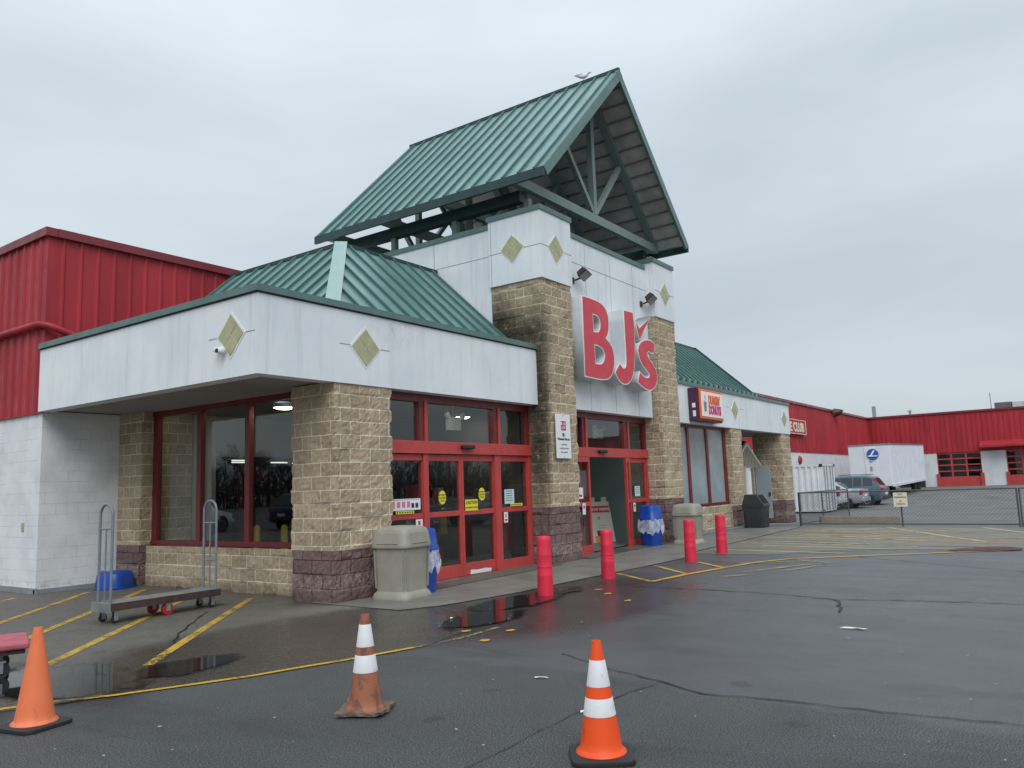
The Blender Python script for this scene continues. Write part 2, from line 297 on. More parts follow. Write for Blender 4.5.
# ---------------------------------------------------------------- mesh helpers
def gz(x):
    pts = [(-500,0), (10,0), (25.5,.121), (32.5,-.1), (45,-.1), (73,.45), (600,.45)]
    for (a, za), (b, zb) in zip(pts, pts[1:]):
        if x <= b: return za+(zb-za)*(x-a)/(b-a)
    return .45
ORG = {}
class MB:
    def __init__(s): s.v = []; s.f = []; s.u = {}
    def add(s, vs, fs, uvs=None):
        o = len(s.v); s.v += [tuple(v) for v in vs]
        for i, f in enumerate(fs):
            if uvs is not None: s.u[len(s.f)] = uvs[i]
            s.f.append([o+k for k in f])
        return s
    def box(s, x0, x1, y0, y1, z0, z1):
        v = [(x, y, z) for x in (x0, x1) for y in (y0, y1) for z in (z0, z1)]
        return s.add(v, [(0,1,3,2), (4,6,7,5), (0,4,5,1), (2,3,7,6), (0,2,6,4), (1,5,7,3)])
    def prism(s, poly, ax, a, b):
        n = len(poly)
        mk = {'x': lambda p, t: (t, p[0], p[1]), 'y': lambda p, t: (p[0], t, p[1]), 'z': lambda p, t: (p[0], p[1], t)}[ax]
        v = [mk(p, a) for p in poly]+[mk(p, b) for p in poly]
        return s.add(v, [tuple(range(n)), tuple(range(2*n-1, n-1, -1))]+[(i, (i+1) % n, n+(i+1) % n, n+i) for i in range(n)])
    def beam(s, p, q, w, h=None, upv=(0,0,1)):
        h = h or w; p = Vector(p); q = Vector(q); d = (q-p).normalized(); U = Vector(upv)
        if abs(d.dot(U)) > .98: U = Vector((1,0,0))
        a = d.cross(U).normalized()*w/2; b = a.cross(d).normalized()*h/2
        v = [c+i*a+j*b for c in (p, q) for i, j in ((-1,-1), (1,-1), (1,1), (-1,1))]
        return s.add(v, [(0,1,2,3), (7,6,5,4)]+[(i, (i+1) % 4, 4+(i+1) % 4, 4+i) for i in range(4)])
    def tube(s, pts, r, n=10, cap=True):
        pts = [Vector(p) for p in pts]; rings = []
        rr = r if isinstance(r, (list, tuple)) else [r]*len(pts)
        prev = None
        for i, p in enumerate(pts):
            d = (pts[min(i+1, len(pts)-1)]-pts[max(i-1, 0)]).normalized()
            if prev is None:
                a = d.cross(Vector((0,0,1)) if abs(d.z) < .95 else Vector((1,0,0))).normalized()
            else: a = (prev-d*prev.dot(d)).normalized()
            prev = a; b = d.cross(a)
            rings.append([p+(a*math.cos(2*math.pi*k/n)+b*math.sin(2*math.pi*k/n))*rr[i] for k in range(n)])
        v = [q for g in rings for q in g]; f = []
        for i in range(len(rings)-1):
            for k in range(n): f.append((i*n+k, i*n+(k+1) % n, (i+1)*n+(k+1) % n, (i+1)*n+k))
        if cap: f += [tuple(range(n)), tuple((len(rings)-1)*n+k for k in range(n))]
        return s.add(v, f)
    def lathe(s, prof, n=24, c=(0,0,0), ax='z', sq=None):
        v = []; f = []
        for r, z in prof:
            for k in range(n):
                t = 2*math.pi*(k+.5*(sq is not None))/n
                x, y = math.cos(t), math.sin(t)
                if sq: # rounded square ring
                    e = sq; m_ = (abs(x)**e+abs(y)**e)**(-1/e); x *= m_; y *= m_
                q = {'z': (r*x, r*y, z), 'y': (r*x, z, r*y), 'x': (z, r*x, r*y)}[ax]
                v.append((q[0]+c[0], q[1]+c[1], q[2]+c[2]))
        for i in range(len(prof)-1):
            for k in range(n): f.append((i*n+k, i*n+(k+1) % n, (i+1)*n+(k+1) % n, (i+1)*n+k))
        if prof[0][0] > 1e-4: f.append(tuple(range(n)))
        if prof[-1][0] > 1e-4: f.append(tuple((len(prof)-1)*n+k for k in range(n)))
        return s.add(v, f)
    def build(s, name, mat, parent=None, smooth=False, bevel=0, org=None, label=None):
        if org is None: org = ORG.get(parent.name, (0,0,0)) if parent else (0,0,0)
        me = bpy.data.meshes.new(name); me.from_pydata([(a-org[0], b-org[1], c-org[2]) for a, b, c in s.v], [], s.f)
        uvl = me.uv_layers.new(name='UVMap')
        for p in me.polygons:
            if p.index in s.u:
                for li, q in zip(p.loop_indices, s.u[p.index]): uvl.data[li].uv = q
            else:
                nn = p.normal; k = max(range(3), key=lambda i: abs(nn[i]))
                for li, vi in zip(p.loop_indices, p.vertices):
                    x, y, z = s.v[vi]
                    uvl.data[li].uv = ((y, z), (x, z), (x, y))[k]
        bm = bmesh.new(); bm.from_mesh(me); bmesh.ops.remove_doubles(bm, verts=bm.verts, dist=1e-5)
        bmesh.ops.recalc_face_normals(bm, faces=bm.faces); bm.to_mesh(me); bm.free()
        me.materials.append(mat)
        o = bpy.data.objects.new(name, me); C.objects.link(o)
        if smooth:
            for p in me.polygons: p.use_smooth = True
            md = o.modifiers.new('ws', 'EDGE_SPLIT'); md.split_angle = R(38)
        if bevel:
            b = o.modifiers.new('bv', 'BEVEL'); b.width = bevel; b.segments = 2; b.limit_method = 'ANGLE'; b.angle_limit = R(40)
            if smooth: o.modifiers.move(1, 0)
        if parent: o.parent = parent; ORG[o.name] = org
        if label: o['label'] = label
        return o
def tag(o, label, cat, group=None, kind=None):
    o['label'] = label; o['category'] = cat
    if group: o['group'] = group
    if kind: o['kind'] = kind
    return o
def thing(name, loc, label, cat, rz=0, group=None):
    o = bpy.data.objects.new(name, None); C.objects.link(o); o.location = loc; o.rotation_euler = (0,0,rz)
    return tag(o, label, cat, group)
def wthing(name, loc, label, cat, group=None):      # children modelled in world coordinates
    o = thing(name, loc, label, cat, 0, group); ORG[o.name] = tuple(loc); return o
def single(mb, name, mat, loc, label, cat, group=None, world=False, rz=0, **k):
    o = mb.build(name, mat, org=loc if world else (0,0,0), **k); o.location = loc; o.rotation_euler = (0,0,rz)
    return tag(o, label, cat, group)
def struct(mb, name, mat, **k):
    o = mb.build(name, mat, **k); o['kind'] = 'structure'; return o
def dup(root, loc, rz=None, label=None):
    def cp(o, par):
        c = o.copy(); C.objects.link(c); c.parent = par
        for ch in o.children: cp(ch, c)
        return c
    r = cp(root, None); r.location = loc
    if rz is not None: r.rotation_euler = (0,0,rz)
    if label: r['label'] = label
    return r
def text(body, size, mat, parent, origin, xdir, updir, name='lettering', depth=.004, align='CENTER', bold=0.0, sx=1.0, org=None, label=None):
    """flat lettering: origin is where the middle of the baseline goes, in world (or local) coordinates"""
    cu = bpy.data.curves.new('t', 'FONT'); cu.body = body; cu.size = size; cu.align_x = align; cu.extrude = depth/2; cu.offset = bold; cu.resolution_u = 3
    t = bpy.data.objects.new('t', cu); C.objects.link(t)
    me = bpy.data.meshes.new_from_object(t.evaluated_get(bpy.context.evaluated_depsgraph_get())); bpy.data.objects.remove(t); bpy.data.curves.remove(cu)
    X = Vector(xdir).normalized(); U = Vector(updir).normalized(); Nn = X.cross(U)
    if org is None: org = ORG.get(parent.name, (0,0,0)) if parent else (0,0,0)
    o3 = Vector(origin)-Vector(org)
    for v in me.vertices: v.co = o3+X*v.co.x*sx+U*v.co.y+Nn*v.co.z
    me.materials.clear(); me.materials.append(mat); me.name = name
    o = bpy.data.objects.new(name, me); C.objects.link(o)
    if parent: o.parent = parent; ORG[o.name] = org
    if label: o['label'] = label
    return o

def stone(mb, path, z0, z1, closed=False, amp=.02, step=.045, seed=0, u0=0):
    """rough split-face wall skin following a plan polyline (outside is to the right of the walk direction)"""
    P = [Vector((a, b, 0)) for a, b in path]
    segs = list(zip(P, P[1:]+([P[0]] if closed else [])))
    if not closed: segs = list(zip(P, P[1:]))
    cols = []; u = u0
    for i, (a, b) in enumerate(segs):
        L = (b-a).length; n = max(1, int(L/step)); d = (b-a)/L; nr = Vector((d.y, -d.x, 0))
        for k in range(n+1):
            if k == n and i < len(segs)-1: 
                cols.append((b, nr, u+L, True)); continue
            corner = (k == 0 and (i > 0 or closed)) or (k == n)
            cols.append((a+d*L*k/n, nr, u+L*k/n, corner))
        u += L
    zs = []; nzr = max(1, round((z1-z0)/step)); zs = [z0+(z1-z0)*k/nzr for k in range(nzr+1)]
    v = []; f = []; uv = []
    nc = len(cols)
    allc = [(c[0], c[1], c[2]) for c in cols]
    for j, z in enumerate(zs):
        for i, (p, nr, uu, corner) in enumerate(cols):
            nn = nr
            if corner:   # diagonal push at a corner, same for both columns of the corner
                q = [c[1] for c in cols if (c[0]-p).length < 1e-4]
                nn = sum(q, Vector((0,0,0)))/len(q)
                if nn.length > .3: nn = nn*(1/nn.length**2)
            a = noise.noise(Vector((p.x*4+seed, p.y*4, z*5)))*.5+noise.noise(Vector((p.x*19, p.y*19+seed, z*19)))*.8
            row = (z/.208) % 1; zi = math.floor(z/.208+1e-6); ui = math.floor(uu/.416+(.5 if zi % 2 else 0)); hb = noise.cell(Vector((ui*1.7+seed+.5, zi*2.3+.5, p.x*0)))*.5+.1 if not corner else noise.cell(Vector((zi*3.1+.5, seed+.5, round(p.x+p.y)+.5)))*.5+.1
            a = a*.8+(hb-.2)*1.3
            g = .0 if min(row, 1-row) > .12 else -.12
            if j == 0 or j == len(zs)-1: a *= .3
            if not closed and i in (0, nc-1): a = 0
            v.append(p+nn*amp*(a+g)+Vector((0,0,z)))
    for j in range(len(zs)-1):
        for i in range(nc-1):
            if (cols[i+1][0]-cols[i][0]).length < 1e-5: continue
            f.append((j*nc+i, j*nc+i+1, (j+1)*nc+i+1, (j+1)*nc+i))
            a, b = cols[i][2], cols[i+1][2]
            uv.append(((a, zs[j]), (b, zs[j]), (b, zs[j+1]), (a, zs[j+1])))
    return mb.add(v, f, uv)
def ribwall(mb, a, b, z0, z1, pitch=.33, depth=.035, rib=.06):
    a = Vector((*a, 0)); b = Vector((*b, 0)); L = (b-a).length; d = (b-a)/L; nr = Vector((d.y, -d.x, 0))
    pr = []; x = 0
    while x < L-.001:
        for t, h in ((0, 0), (pitch-rib-.03, 0), (pitch-rib, 1), (pitch-.03, 1)):
            if x+t <= L: pr.append((x+t, h*depth))
        x += pitch
    pr.append((L, 0))
    v = [a+d*t+nr*h+Vector((0,0,z)) for z in (z0, z1) for t, h in pr]; n = len(pr)
    return mb.add(v, [(i, i+1, n+i+1, n+i) for i in range(n-1)])
def slopequad(mb, a, b, c, d, th=.03):   # thick sheet from quad
    A, B, Cc, D = map(Vector, (a, b, c, d)); nn = (B-A).cross(D-A).normalized()*th
    v = [A, B, Cc, D, A-nn, B-nn, Cc-nn, D-nn]
    return mb.add(v, [(0,1,2,3), (7,6,5,4), (0,4,5,1), (1,5,6,2), (2,6,7,3), (3,7,4,0)])
# ================================================================ ground
def strip(poly, name, mat, off, n=None):
    """sheet following the ground; poly of xy, cut at ground kinks"""
    ks = [-400, 10, 25.5, 32.5, 45, 73, 500]; mb = MB()
    def clip(P, k, s):
        out = []
        for (a, b) in zip(P, P[1:]+P[:1]):
            ia, ib = (a[0]-k)*s <= 0, (b[0]-k)*s <= 0
            if ia: out.append(a)
            if ia != ib:
                t = (k-a[0])/(b[0]-a[0]); out.append((k, a[1]+(b[1]-a[1])*t))
        return out
    for lo, hi in zip(ks, ks[1:]):
        P = clip(poly, hi, 1)
        if len(P) > 2: P = clip(P, lo, -1)
        if len(P) > 2: mb.add([(x, y, gz(x)+off) for x, y in P], [tuple(range(len(P)))])
    return struct(mb, name, mat)
strip([(-300,-300), (400,-300), (400,400), (-300,400)], 'asphalt_ground', M_ASPHALT, 0)
strip([(2.0,7.55), (2.95,7.1), (3.65,6.75), (4.63,6.27), (5.56,5.98), (6.4,5.8), (7.2,5.95), (8.1,6.6), (8.6,7.5), (9.6,9.6), (8.6,15.7), (6.9,15.7), (6.9,40), (-6,40), (-6,12)], 'worn_apron', M_APRON, .004)
strip([(8.1,7.8), (8.67,7.52), (10.2,7.3), (11.9,7.2), (14.1,7.02), (15.6,6.95), (16.5,7.3), (24.8,7.3), (24.8,9.6), (8.1,9.6)], 'sidewalk', M_WALK, .012)
strip([(16.6,5.6), (18,4.2), (18.6,1.5), (19.5,-14), (25.4,-14), (25.4,7.4), (24.8,9.3), (24.8,7.28), (16.6,7.28)], 'concrete_apron_by_gate', M_PALE, .004)
strip([(25.6,15.5), (25.6,-40), (74.9,-40), (74.9,15.5)], 'back_lot', M_LOT, .004)
strip([(8.6,9.41), (14,9.41), (14,16), (8.6,16)], 'store_floor', M_INFLOOR, .045)
strip([(14,9.41), (25.5,9.41), (25.5,16), (14,16)], 'vestibule_floor', M_INFLOOR, .045)
strip([(9.45,8.8), (13.8,8.75), (13.8,9.42), (9.45,9.42)], 'door_sill_slab', M_APRON, .02)
strip([(14.9,8.8), (19.1,8.8), (19.1,9.42), (14.9,9.42)], 'door_sill_slab', M_APRON, .02)
def line(pts, w, name='painted_line', mat=None, off=.009, jag=.0):
    P = []
    for (a, b) in zip(pts, pts[1:]):
        n = max(1, int(math.hypot(b[0]-a[0], b[1]-a[1])/.12)) if jag else 3
        P += [(a[0]+(b[0]-a[0])*k/n, a[1]+(b[1]-a[1])*k/n) for k in range(n)]
    P.append(pts[-1]); L = []; Rr = []
    for i, p in enumerate(P):
        q = P[min(i+1, len(P)-1)]; o = P[max(i-1, 0)]
        d = Vector((q[0]-o[0], q[1]-o[1])).normalized(); nn = Vector((-d.y, d.x))
        jx = random.uniform(-jag, jag); ww = w/2*(1+(random.uniform(-.6, .5) if jag else random.uniform(-.08,.08)))
        c = Vector(p)+nn*jx; L.append(c+nn*ww); Rr.append(c-nn*ww)
    v = [(c.x, c.y, gz(c.x)+off) for c in L+Rr]; k = len(P)
    mb = MB(); mb.add(v, [(i, i+1, k+i+1, k+i) for i in range(k-1)])
    return struct(mb, name, mat or M_YLINE)
line([(2.6,7.32), (2.95,7.18), (3.26,7.04), (3.65,6.77), (4.1,6.55), (4.63,6.31), (5.09,6.18), (5.56,6.02), (6.28,5.84)], .065)
line([(6.3,5.83), (6.9,5.72), (7.6,5.75)], .06, mat=M_YFAINT)
line([(3.53,6.87), (3.88,7.12)], .08, mat=M_YWORN)
line([(4.6,11.9), (5.01,12.33), (7.4,14.76)], .11, mat=M_YWORN)
line([(4.4,13.2), (6.1,15.04), (6.44,15.3)], .11, mat=M_YWORN)
line([(3.9,9.8), (4.56,10.53), (8.09,14.07)], .11, mat=M_YWORN)
line([(3.3,8.05), (3.97,8.66), (7.82,12.25)], .11, mat=M_YWORN)
line([(4.45,7.66), (5.3,8.45), (8.07,10.99)], .11, mat=M_YWORN)
line([(12.83,7.02), (11.99,5.94)], .09, mat=M_YWORN)
line([(14.14,6.92), (13.07,5.8)], .09, mat=M_YWORN)
line([(14.91,6.37), (14.15,5.58)], .09)
line([(11.99,5.94), (13.07,5.8), (14.16,5.55), (15.17,5.31), (15.9,4.9)], .11)
line([(14.9,5.55), (15.5,4.6), (16.1,4.9)], .12, mat=M_YFAINT)
line([(13.6,5.0), (14.6,4.55), (15.4,4.1), (15.8,4.9)], .16, mat=M_YFAINT)
line([(12.9,5.1), (13.4,4.75)], .14, mat=M_YFAINT)
line([(14.0,4.4), (14.9,4.1)], .12, mat=M_YFAINT)
line([(15.9,4.9), (16.79,3.69), (17.7,2.4), (18.5,1.24), (19.6,-3)], .14, mat=M_YWORN)
for k in range(13):
    xx = 17.5+k*.58; sl = .12+.02*(k % 3)
    line([(xx, 7.1-(k % 3)*.35), (xx-sl*3, 4.2-(k % 4)*.35)], .1, mat=(M_YPALE, M_YFAINT, M_YPALE, M_YPALE)[k % 4])
for k in range(12):
    line([(24.9-.1*k, 4.9-k*1.2), (21.9-.1*k, 3.1-k*1.2), (20.2-.1*k, 2.0-k*1.2)], .11, mat=M_YFAINT if k % 3 == 1 else M_YPALE)
line([(18.6,5.9), (20.3,2.6)], .1, mat=M_YFAINT); line([(23.6,6.6), (21.4,3.2), (21.2,-8)], .1, mat=M_YWORN); line([(22.2,6.8), (20.0,2.8), (19.8,-8)], .1, mat=M_YWORN)
def drop(x, y, r, mat, name='paint_blot', off=.009, n=11, ex=1.0):
    mb = MB(); mb.add([(x+math.cos(6.283*k/n)*r*ex*random.uniform(.6, 1.2), y+math.sin(6.283*k/n)*r*random.uniform(.6, 1.2), gz(x)+off) for k in range(n)], [tuple(range(n))])
    return struct(mb, name, mat)
for x, y, r in ((10.06,5.36,.05), (10.89,6.29,.06), (10.56,5.95,.06), (6.9,5.4,.05), (7.25,5.95,.05), (7.5,5.5,.05)): drop(x, y, r, M_YLINE, ex=1.5)
for p, w, j in (([(11.5,6.2), (11.4,4.8), (11.36,3.85), (11.11,2.88), (11.38,1.67), (11.45,.82), (11.6,-3)], .03, .02), ([(11.08,2.88), (10.6,2.72), (10.12,2.57)], .04, .02),
             ([(6.7,4.3), (6.33,3.56), (6.12,2.95), (5.91,2.56), (6.02,2.1), (6.05,1.34), (6.14,.52), (6.2,-2)], .017, .014), ([(3.6,3.1), (4.23,3.12), (4.83,3.13), (5.3,3.12), (6.1,3.0)], .009, .01),
             ([(4.81,7.96), (5.6,9.0), (6.91,10.4)], .03, .012), ([(7.4,10.9), (8.0,10.3)], .02, .01), ([(19.9,6.9), (19.1,4.0), (18.9,1.0)], .05, .02), ([(16.6,3.9), (14.8,1.0), (14.2,-3)], .02, .015)):
    line(p, w, 'pavement_crack', M_CRACK, .0075, j*1.6)
mb = MB(); cnt = 0
while cnt < 380:    # gum, salt and leaf specks trodden flat on the lot
    x = random.uniform(2.3, 16); y = random.uniform(-3, 8.5)
    if y > 6.8 and x < 9.5 and random.random() < .6: continue
    r = random.choice((.004, .005, .006, .009, .012)); n = 6
    mb.add([(x+math.cos(6.283*k/n)*r*random.uniform(.5, 1.6), y+math.sin(6.283*k/n)*r*random.uniform(.5, 1.6), gz(x)+.017) for k in range(n)], [tuple(range(n))]); cnt += 1
s = struct(mb, 'pavement_specks', plain('pale_speck', (.42,.42,.4), .7))
def blob(pts, name, mat, off, it=3):
    for _ in range(it):
        Q = []
        for a, b in zip(pts, pts[1:]+pts[:1]): Q += [(a[0]*.75+b[0]*.25, a[1]*.75+b[1]*.25), (a[0]*.25+b[0]*.75, a[1]*.25+b[1]*.75)]
        pts = Q
    pts = [(x+.05*noise.noise(Vector((x*4, y*4, 1))), y+.05*noise.noise(Vector((x*4, y*4, 5)))) for x, y in pts]
    mb = MB(); mb.add([(x, y, gz(x)+off) for x, y in pts], [tuple(range(len(pts)))]); return struct(mb, name, mat)
strip([(2.2,6.4), (5.8,6.0), (5.8,8.9), (2.2,9.4)], 'puddle', M_PUD1, .0145)
strip([(6.6,5.4), (11.8,5.6), (11.8,7.6), (6.6,7.4)], 'puddle', M_PUD2, .0165)
blob([(17.9,2.6), (18.6,2.3), (19.1,1.7), (18.9,1.3), (18.4,1.2), (18.0,1.7)], 'red_stain', M_STAIN, .02)
# ================================================================ the store
SB = wthing('store_building', (16.98, 9.15, 0), 'long warehouse store with red metal siding, tan block pillars, white fascia and green roofs', 'building')
BX = lambda *a: MB().box(*a)
# main walls
mb = MB(); mb.prism([(6.9,60), (6.9,15.6), (8.4,15.6), (8.4,15.8), (7.1,15.8), (7.1,60)], 'z', -.05, 3.3); mb.build('painted_block_wall', M_WHITEBLOCK, SB)
mb = MB(); mb.box(30.9, 75, 15.6, 15.8, -.3, 3.3); mb.build('painted_block_wall', M_WHITEBLOCK, SB)
mb = MB(); ribwall(mb, (6.86,60), (6.86,15.56), 3.26, 6.66); ribwall(mb, (6.86,15.56), (14.2,15.56), 3.4, 6.66); mb.build('metal_siding', M_RED, SB)
mb = MB(); ribwall(mb, (14.2,15.56), (74.97,15.56), 3.26, 6.48); mb.build('metal_siding', M_RED, SB)
mb = MB(); ribwall(mb, (74.95,15.56), (74.95,-30), 3.22, 6.48, .38, .05); mb.build('metal_siding', M_RED, SB)
mb = MB(); mb.box(6.78, 7.0, 15.48, 60, 6.62, 6.78); mb.box(7.0, 14.2, 15.46, 15.6, 6.62, 6.78); mb.build('roof_edge_trim', M_REDTRIM, SB)
mb = MB(); mb.box(14.2, 75, 15.45, 15.6, 6.44, 6.6); mb.box(74.83, 75.1, -30, 15.45, 6.44, 6.6); mb.build('roof_edge_trim', M_REDTRIM, SB)
mb = MB(); mb.box(7.0, 100, 15.6, 60, 6.3, 6.42); mb.box(75.1, 100, -30, 15.6, 6.3, 6.42); mb.build('flat_roof', M_DECK, SB)
mb = MB(); mb.box(6.86, 6.9, 15.52, 60, 0, .1); mb.box(6.86, 8.36, 15.54, 15.6, 0, .08); mb.build('base_flashing', worn('grey_flashing', (.25,.27,.29), .5), SB)
mb = MB(); mb.tube([(6.76,40,4.98), (6.76,18,4.93), (6.76,15.75,4.92), (6.78,15.55,4.91), (6.86,15.42,4.88), (7.0,15.38,4.83), (7.7,15.38,4.62)], .065, 10); mb.build('drain_pipe', M_RED, SB, smooth=True)
# far wing: white wall panels between doors
def farwall(y0, y1): MB().box(74.99, 75.3, y0, y1, .2, 3.24).build('painted_block_wall', M_WHITEPANEL, SB)
M_WHITEPANEL = worn('white_wall_panel', (.64,.68,.70), .6, var=.12, sc=1)
for a, b in ((10.4,15.6), (5.45,7.2), (-3, 2.2), (-14,-6.2), (-30,-17.3)): farwall(a, b)
def dockdoor(y0, y1):
    d = BX(75.12, 75.16, y0, y1, .2, 3.24).build('garage_door', M_GLASSDK, SB)
    f = MB(); w = y1-y0
    for k in range(4): f.box(75.04, 75.11, y0+w*k/3-.06, y0+w*k/3+.06, .2, 3.2)
    for k, z in enumerate((1.2, 1.7, 2.2, 2.7, 3.14)): f.box(75.05, 75.10, y0, y1, z-.05, z+.05)
    f.box(75.045, 75.105, y0, y1, .2, 1.15); f.box(74.9, 75.03, y0-.12, y0+.14, .3, 1.5); f.box(74.9, 75.03, y1-.14, y1+.12, .3, 1.5)
    f.build('frame', M_FRAME, d)
for a, b in ((7.2,10.4), (2.2,5.45), (-6.2,-3), (-17.3,-14)): dockdoor(a, b)
mb = MB(); mb.prism([(74.95,4.05), (73.9,3.66), (73.9,3.5), (74.95,3.42)], 'y', -2, 7.15); mb.build('door_awning', M_RED, SB)
BX(75.4, 88, -20, 15, .2, .3).build('dock_floor', M_INFLOOR, SB); BX(80, 80.2, -30, 15.5, .2, 6).build('dock_back_wall', M_INWALL, SB)
# ---------------- canopies
def capline(mb, pts, z0, z1, o): 
    for (a, b) in zip(pts, pts[1:]): mb.box(min(a[0], b[0])-o, max(a[0], b[0])+o, min(a[1], b[1])-o, max(a[1], b[1])+o, z0, z1)
mb = MB(); mb.prism([(6.8,15.56), (6.8,9.15), (13.7,9.15), (13.7,9.4), (7.05,9.4), (7.05,15.56)], 'z', 3.28, 4.42); mb.build('canopy_fascia', M_STUCCO, SB)
mb = MB(); mb.prism([(20.27,9.15), (30.85,9.15), (30.85,15.54), (30.6,15.54), (30.6,9.4), (20.27,9.4)], 'z', 3.24, 4.33); mb.build('canopy_fascia', M_STUCCO, SB)
mb = MB(); mb.prism([(6.76,15.56), (6.76,9.11), (13.69,9.11), (13.69,9.46), (7.11,9.46), (7.11,15.56)], 'z', 4.44, 4.54); mb.build('canopy_edge_trim', M_GRTRIM, SB)
mb = MB(); mb.prism([(6.785,15.56), (6.785,9.135), (13.69,9.135), (13.69,9.4), (7.1,9.4), (7.1,15.56)], 'z', 4.42, 4.44); mb.build('trim_shadow_gap', M_BLACK, SB)
mb = MB(); mb.prism([(20.27,9.11), (30.89,9.11), (30.89,15.54), (30.55,15.54), (30.55,9.46), (20.27,9.46)], 'z', 4.33, 4.43); mb.build('canopy_edge_trim', M_GRTRIM, SB)
mb = MB(); mb.box(6.86, 13.69, 9.21, 15.55, 3.31, 3.36); mb.build('soffit', M_SOFFIT, SB)
mb = MB(); mb.box(20.27, 30.8, 9.21, 15.53, 3.27, 3.32); mb.build('soffit', M_SOFFIT, SB)
mb = MB(); mb.box(14.85, 19.1, 9.2, 15.5, 3.33, 3.38); mb.build('soffit', M_SOFFIT, SB)
mb = MB(); mb.box(7.1, 13.69, 9.46, 15.55, 4.30, 4.36).build('canopy_flat_roof', M_GRDK, SB); MB().box(20.27, 30.55, 9.46, 15.53, 4.26, 4.30).build('canopy_flat_roof', M_GRDK, SB)
MB().box(8.3, 13.69, 9.44, 9.56, 4.442, 4.60).build('eave_flashing', M_GRTRIM, SB)
# ---------------- stone pillars
def pillar(path, zt, zm, z0=-.06, seed=0, **k):
    t = stone(MB(), path, zm, zt, seed=seed, **k).build('stone_pillar', M_TAN, SB)
    stone(MB(), path, z0, zm-.003, seed=seed+3, **k).build('maroon_base', M_MAROON, t)
pillar([(8.36,15.6), (8.36,14.79), (8.62,14.79)], 3.31, .76)
pillar([(8.75,10.16), (8.2,10.16), (8.2,9.17), (9.42,9.17), (9.42,9.6)], 3.29, .76, seed=1)
pillar([(13.7,10.24), (13.7,8.93), (14.85,8.93), (14.85,9.6)], 5.95, 1.18, seed=2)
pillar([(19.1,9.6), (19.1,8.93), (20.25,8.93), (20.25,10.2)], 5.95, 1.18, seed=4)
pillar([(24.65,9.5), (24.65,9.17), (25.6,9.17), (25.6,15.6)], 3.27, .8, seed=5)
pillar([(29.75,10.25), (29.75,9.17), (30.8,9.17), (30.8,10.25), (29.75,10.25)], 3.27, .8, seed=6)
for pth, z in (([(8.5,14.79), (8.5,10.16)], .745), ([(20.25,9.28), (24.65,9.28)], .86)):
    stone(MB(), pth, -.06, z, seed=9).build('stone_sill_wall', M_TAN, SB)
# ---------------- tower
mb = MB(); mb.box(13.66, 14.885, 8.9, 10.27, 5.95, 7.42); mb.build('tower_fascia', M_STUCCO, SB)
mb = MB(); mb.box(19.07, 20.29, 8.9, 10.27, 5.95, 7.42); mb.build('tower_fascia', M_STUCCO, SB)
mb = MB(); mb.box(14.887, 19.068, 9.15, 9.4, 3.28, 7.24); mb.build('tower_fascia', M_STUCCO, SB)
mb = MB(); mb.box(13.72, 13.95, 10.272, 15.6, 4.36, 7.28); mb.box(20.0, 20.23, 10.272, 15.6, 4.3, 7.28); mb.box(13.95, 20.0, 15.4, 15.6, 4.4, 7.27); mb.build('tower_side_wall', M_STUCCO, SB)
mb = MB(); mb.box(13.63, 14.915, 8.87, 10.3, 7.42, 7.53); mb.box(19.04, 20.32, 8.87, 10.3, 7.42, 7.53); mb.box(14.917, 19.038, 9.12, 9.45, 7.24, 7.35)
mb.box(13.69, 13.99, 10.302, 15.63, 7.28, 7.39); mb.box(19.97, 20.26, 10.302, 15.63, 7.28, 7.39); mb.box(13.99, 19.97, 15.37, 15.63, 7.275, 7.385); mb.build('parapet_trim', M_GRTRIM, SB)
mb = MB(); mb.box(13.95, 20.0, 9.4, 15.4, 6.9, 6.97); mb.build('tower_flat_roof', M_GRDK, SB)
class JT:
    def __init__(s): s.k = {}
    def box(s, *a): BX(*a).build('stucco_joint', M_DKGAP, SB)
    def fin(s): pass
jt = JT()
for z in (6.66,): jt.box(13.656, 13.66, 8.9, 9.33, z, z+.012); jt.box(13.656, 13.66, 9.93, 10.26, z, z+.012); jt.box(13.716, 13.72, 10.3, 13.4, z, z+.012); jt.box(13.66, 13.95, 8.896, 8.9, z, z+.012); jt.box(14.56, 14.88, 8.896, 8.9, z, z+.012); jt.box(14.89, 19.06, 9.146, 9.15, z, z+.012); jt.box(19.07, 19.4, 8.896, 8.9, z, z+.012); jt.box(20.0, 20.29, 8.896, 8.9, z, z+.012)
for x in (15.9, 17.1, 18.3): jt.box(x, x+.01, 9.147, 9.15, 3.28, 7.2)
jt.box(13.716, 13.72, 11.9, 11.91, 4.5, 7.28); jt.box(13.657, 13.66, 10.2, 10.21, 5.95, 7.4)
for a, b in ((8.3,8.53), (9.15,9.38), (24.3,24.6), (25.6,25.9)): jt.box(a, b, 9.146, 9.15, 3.885, 3.895)
for a, b in ((9.2,9.45), (10.03,10.28)): jt.box(6.796, 6.8, a, b, 3.885, 3.895)
jt.fin()
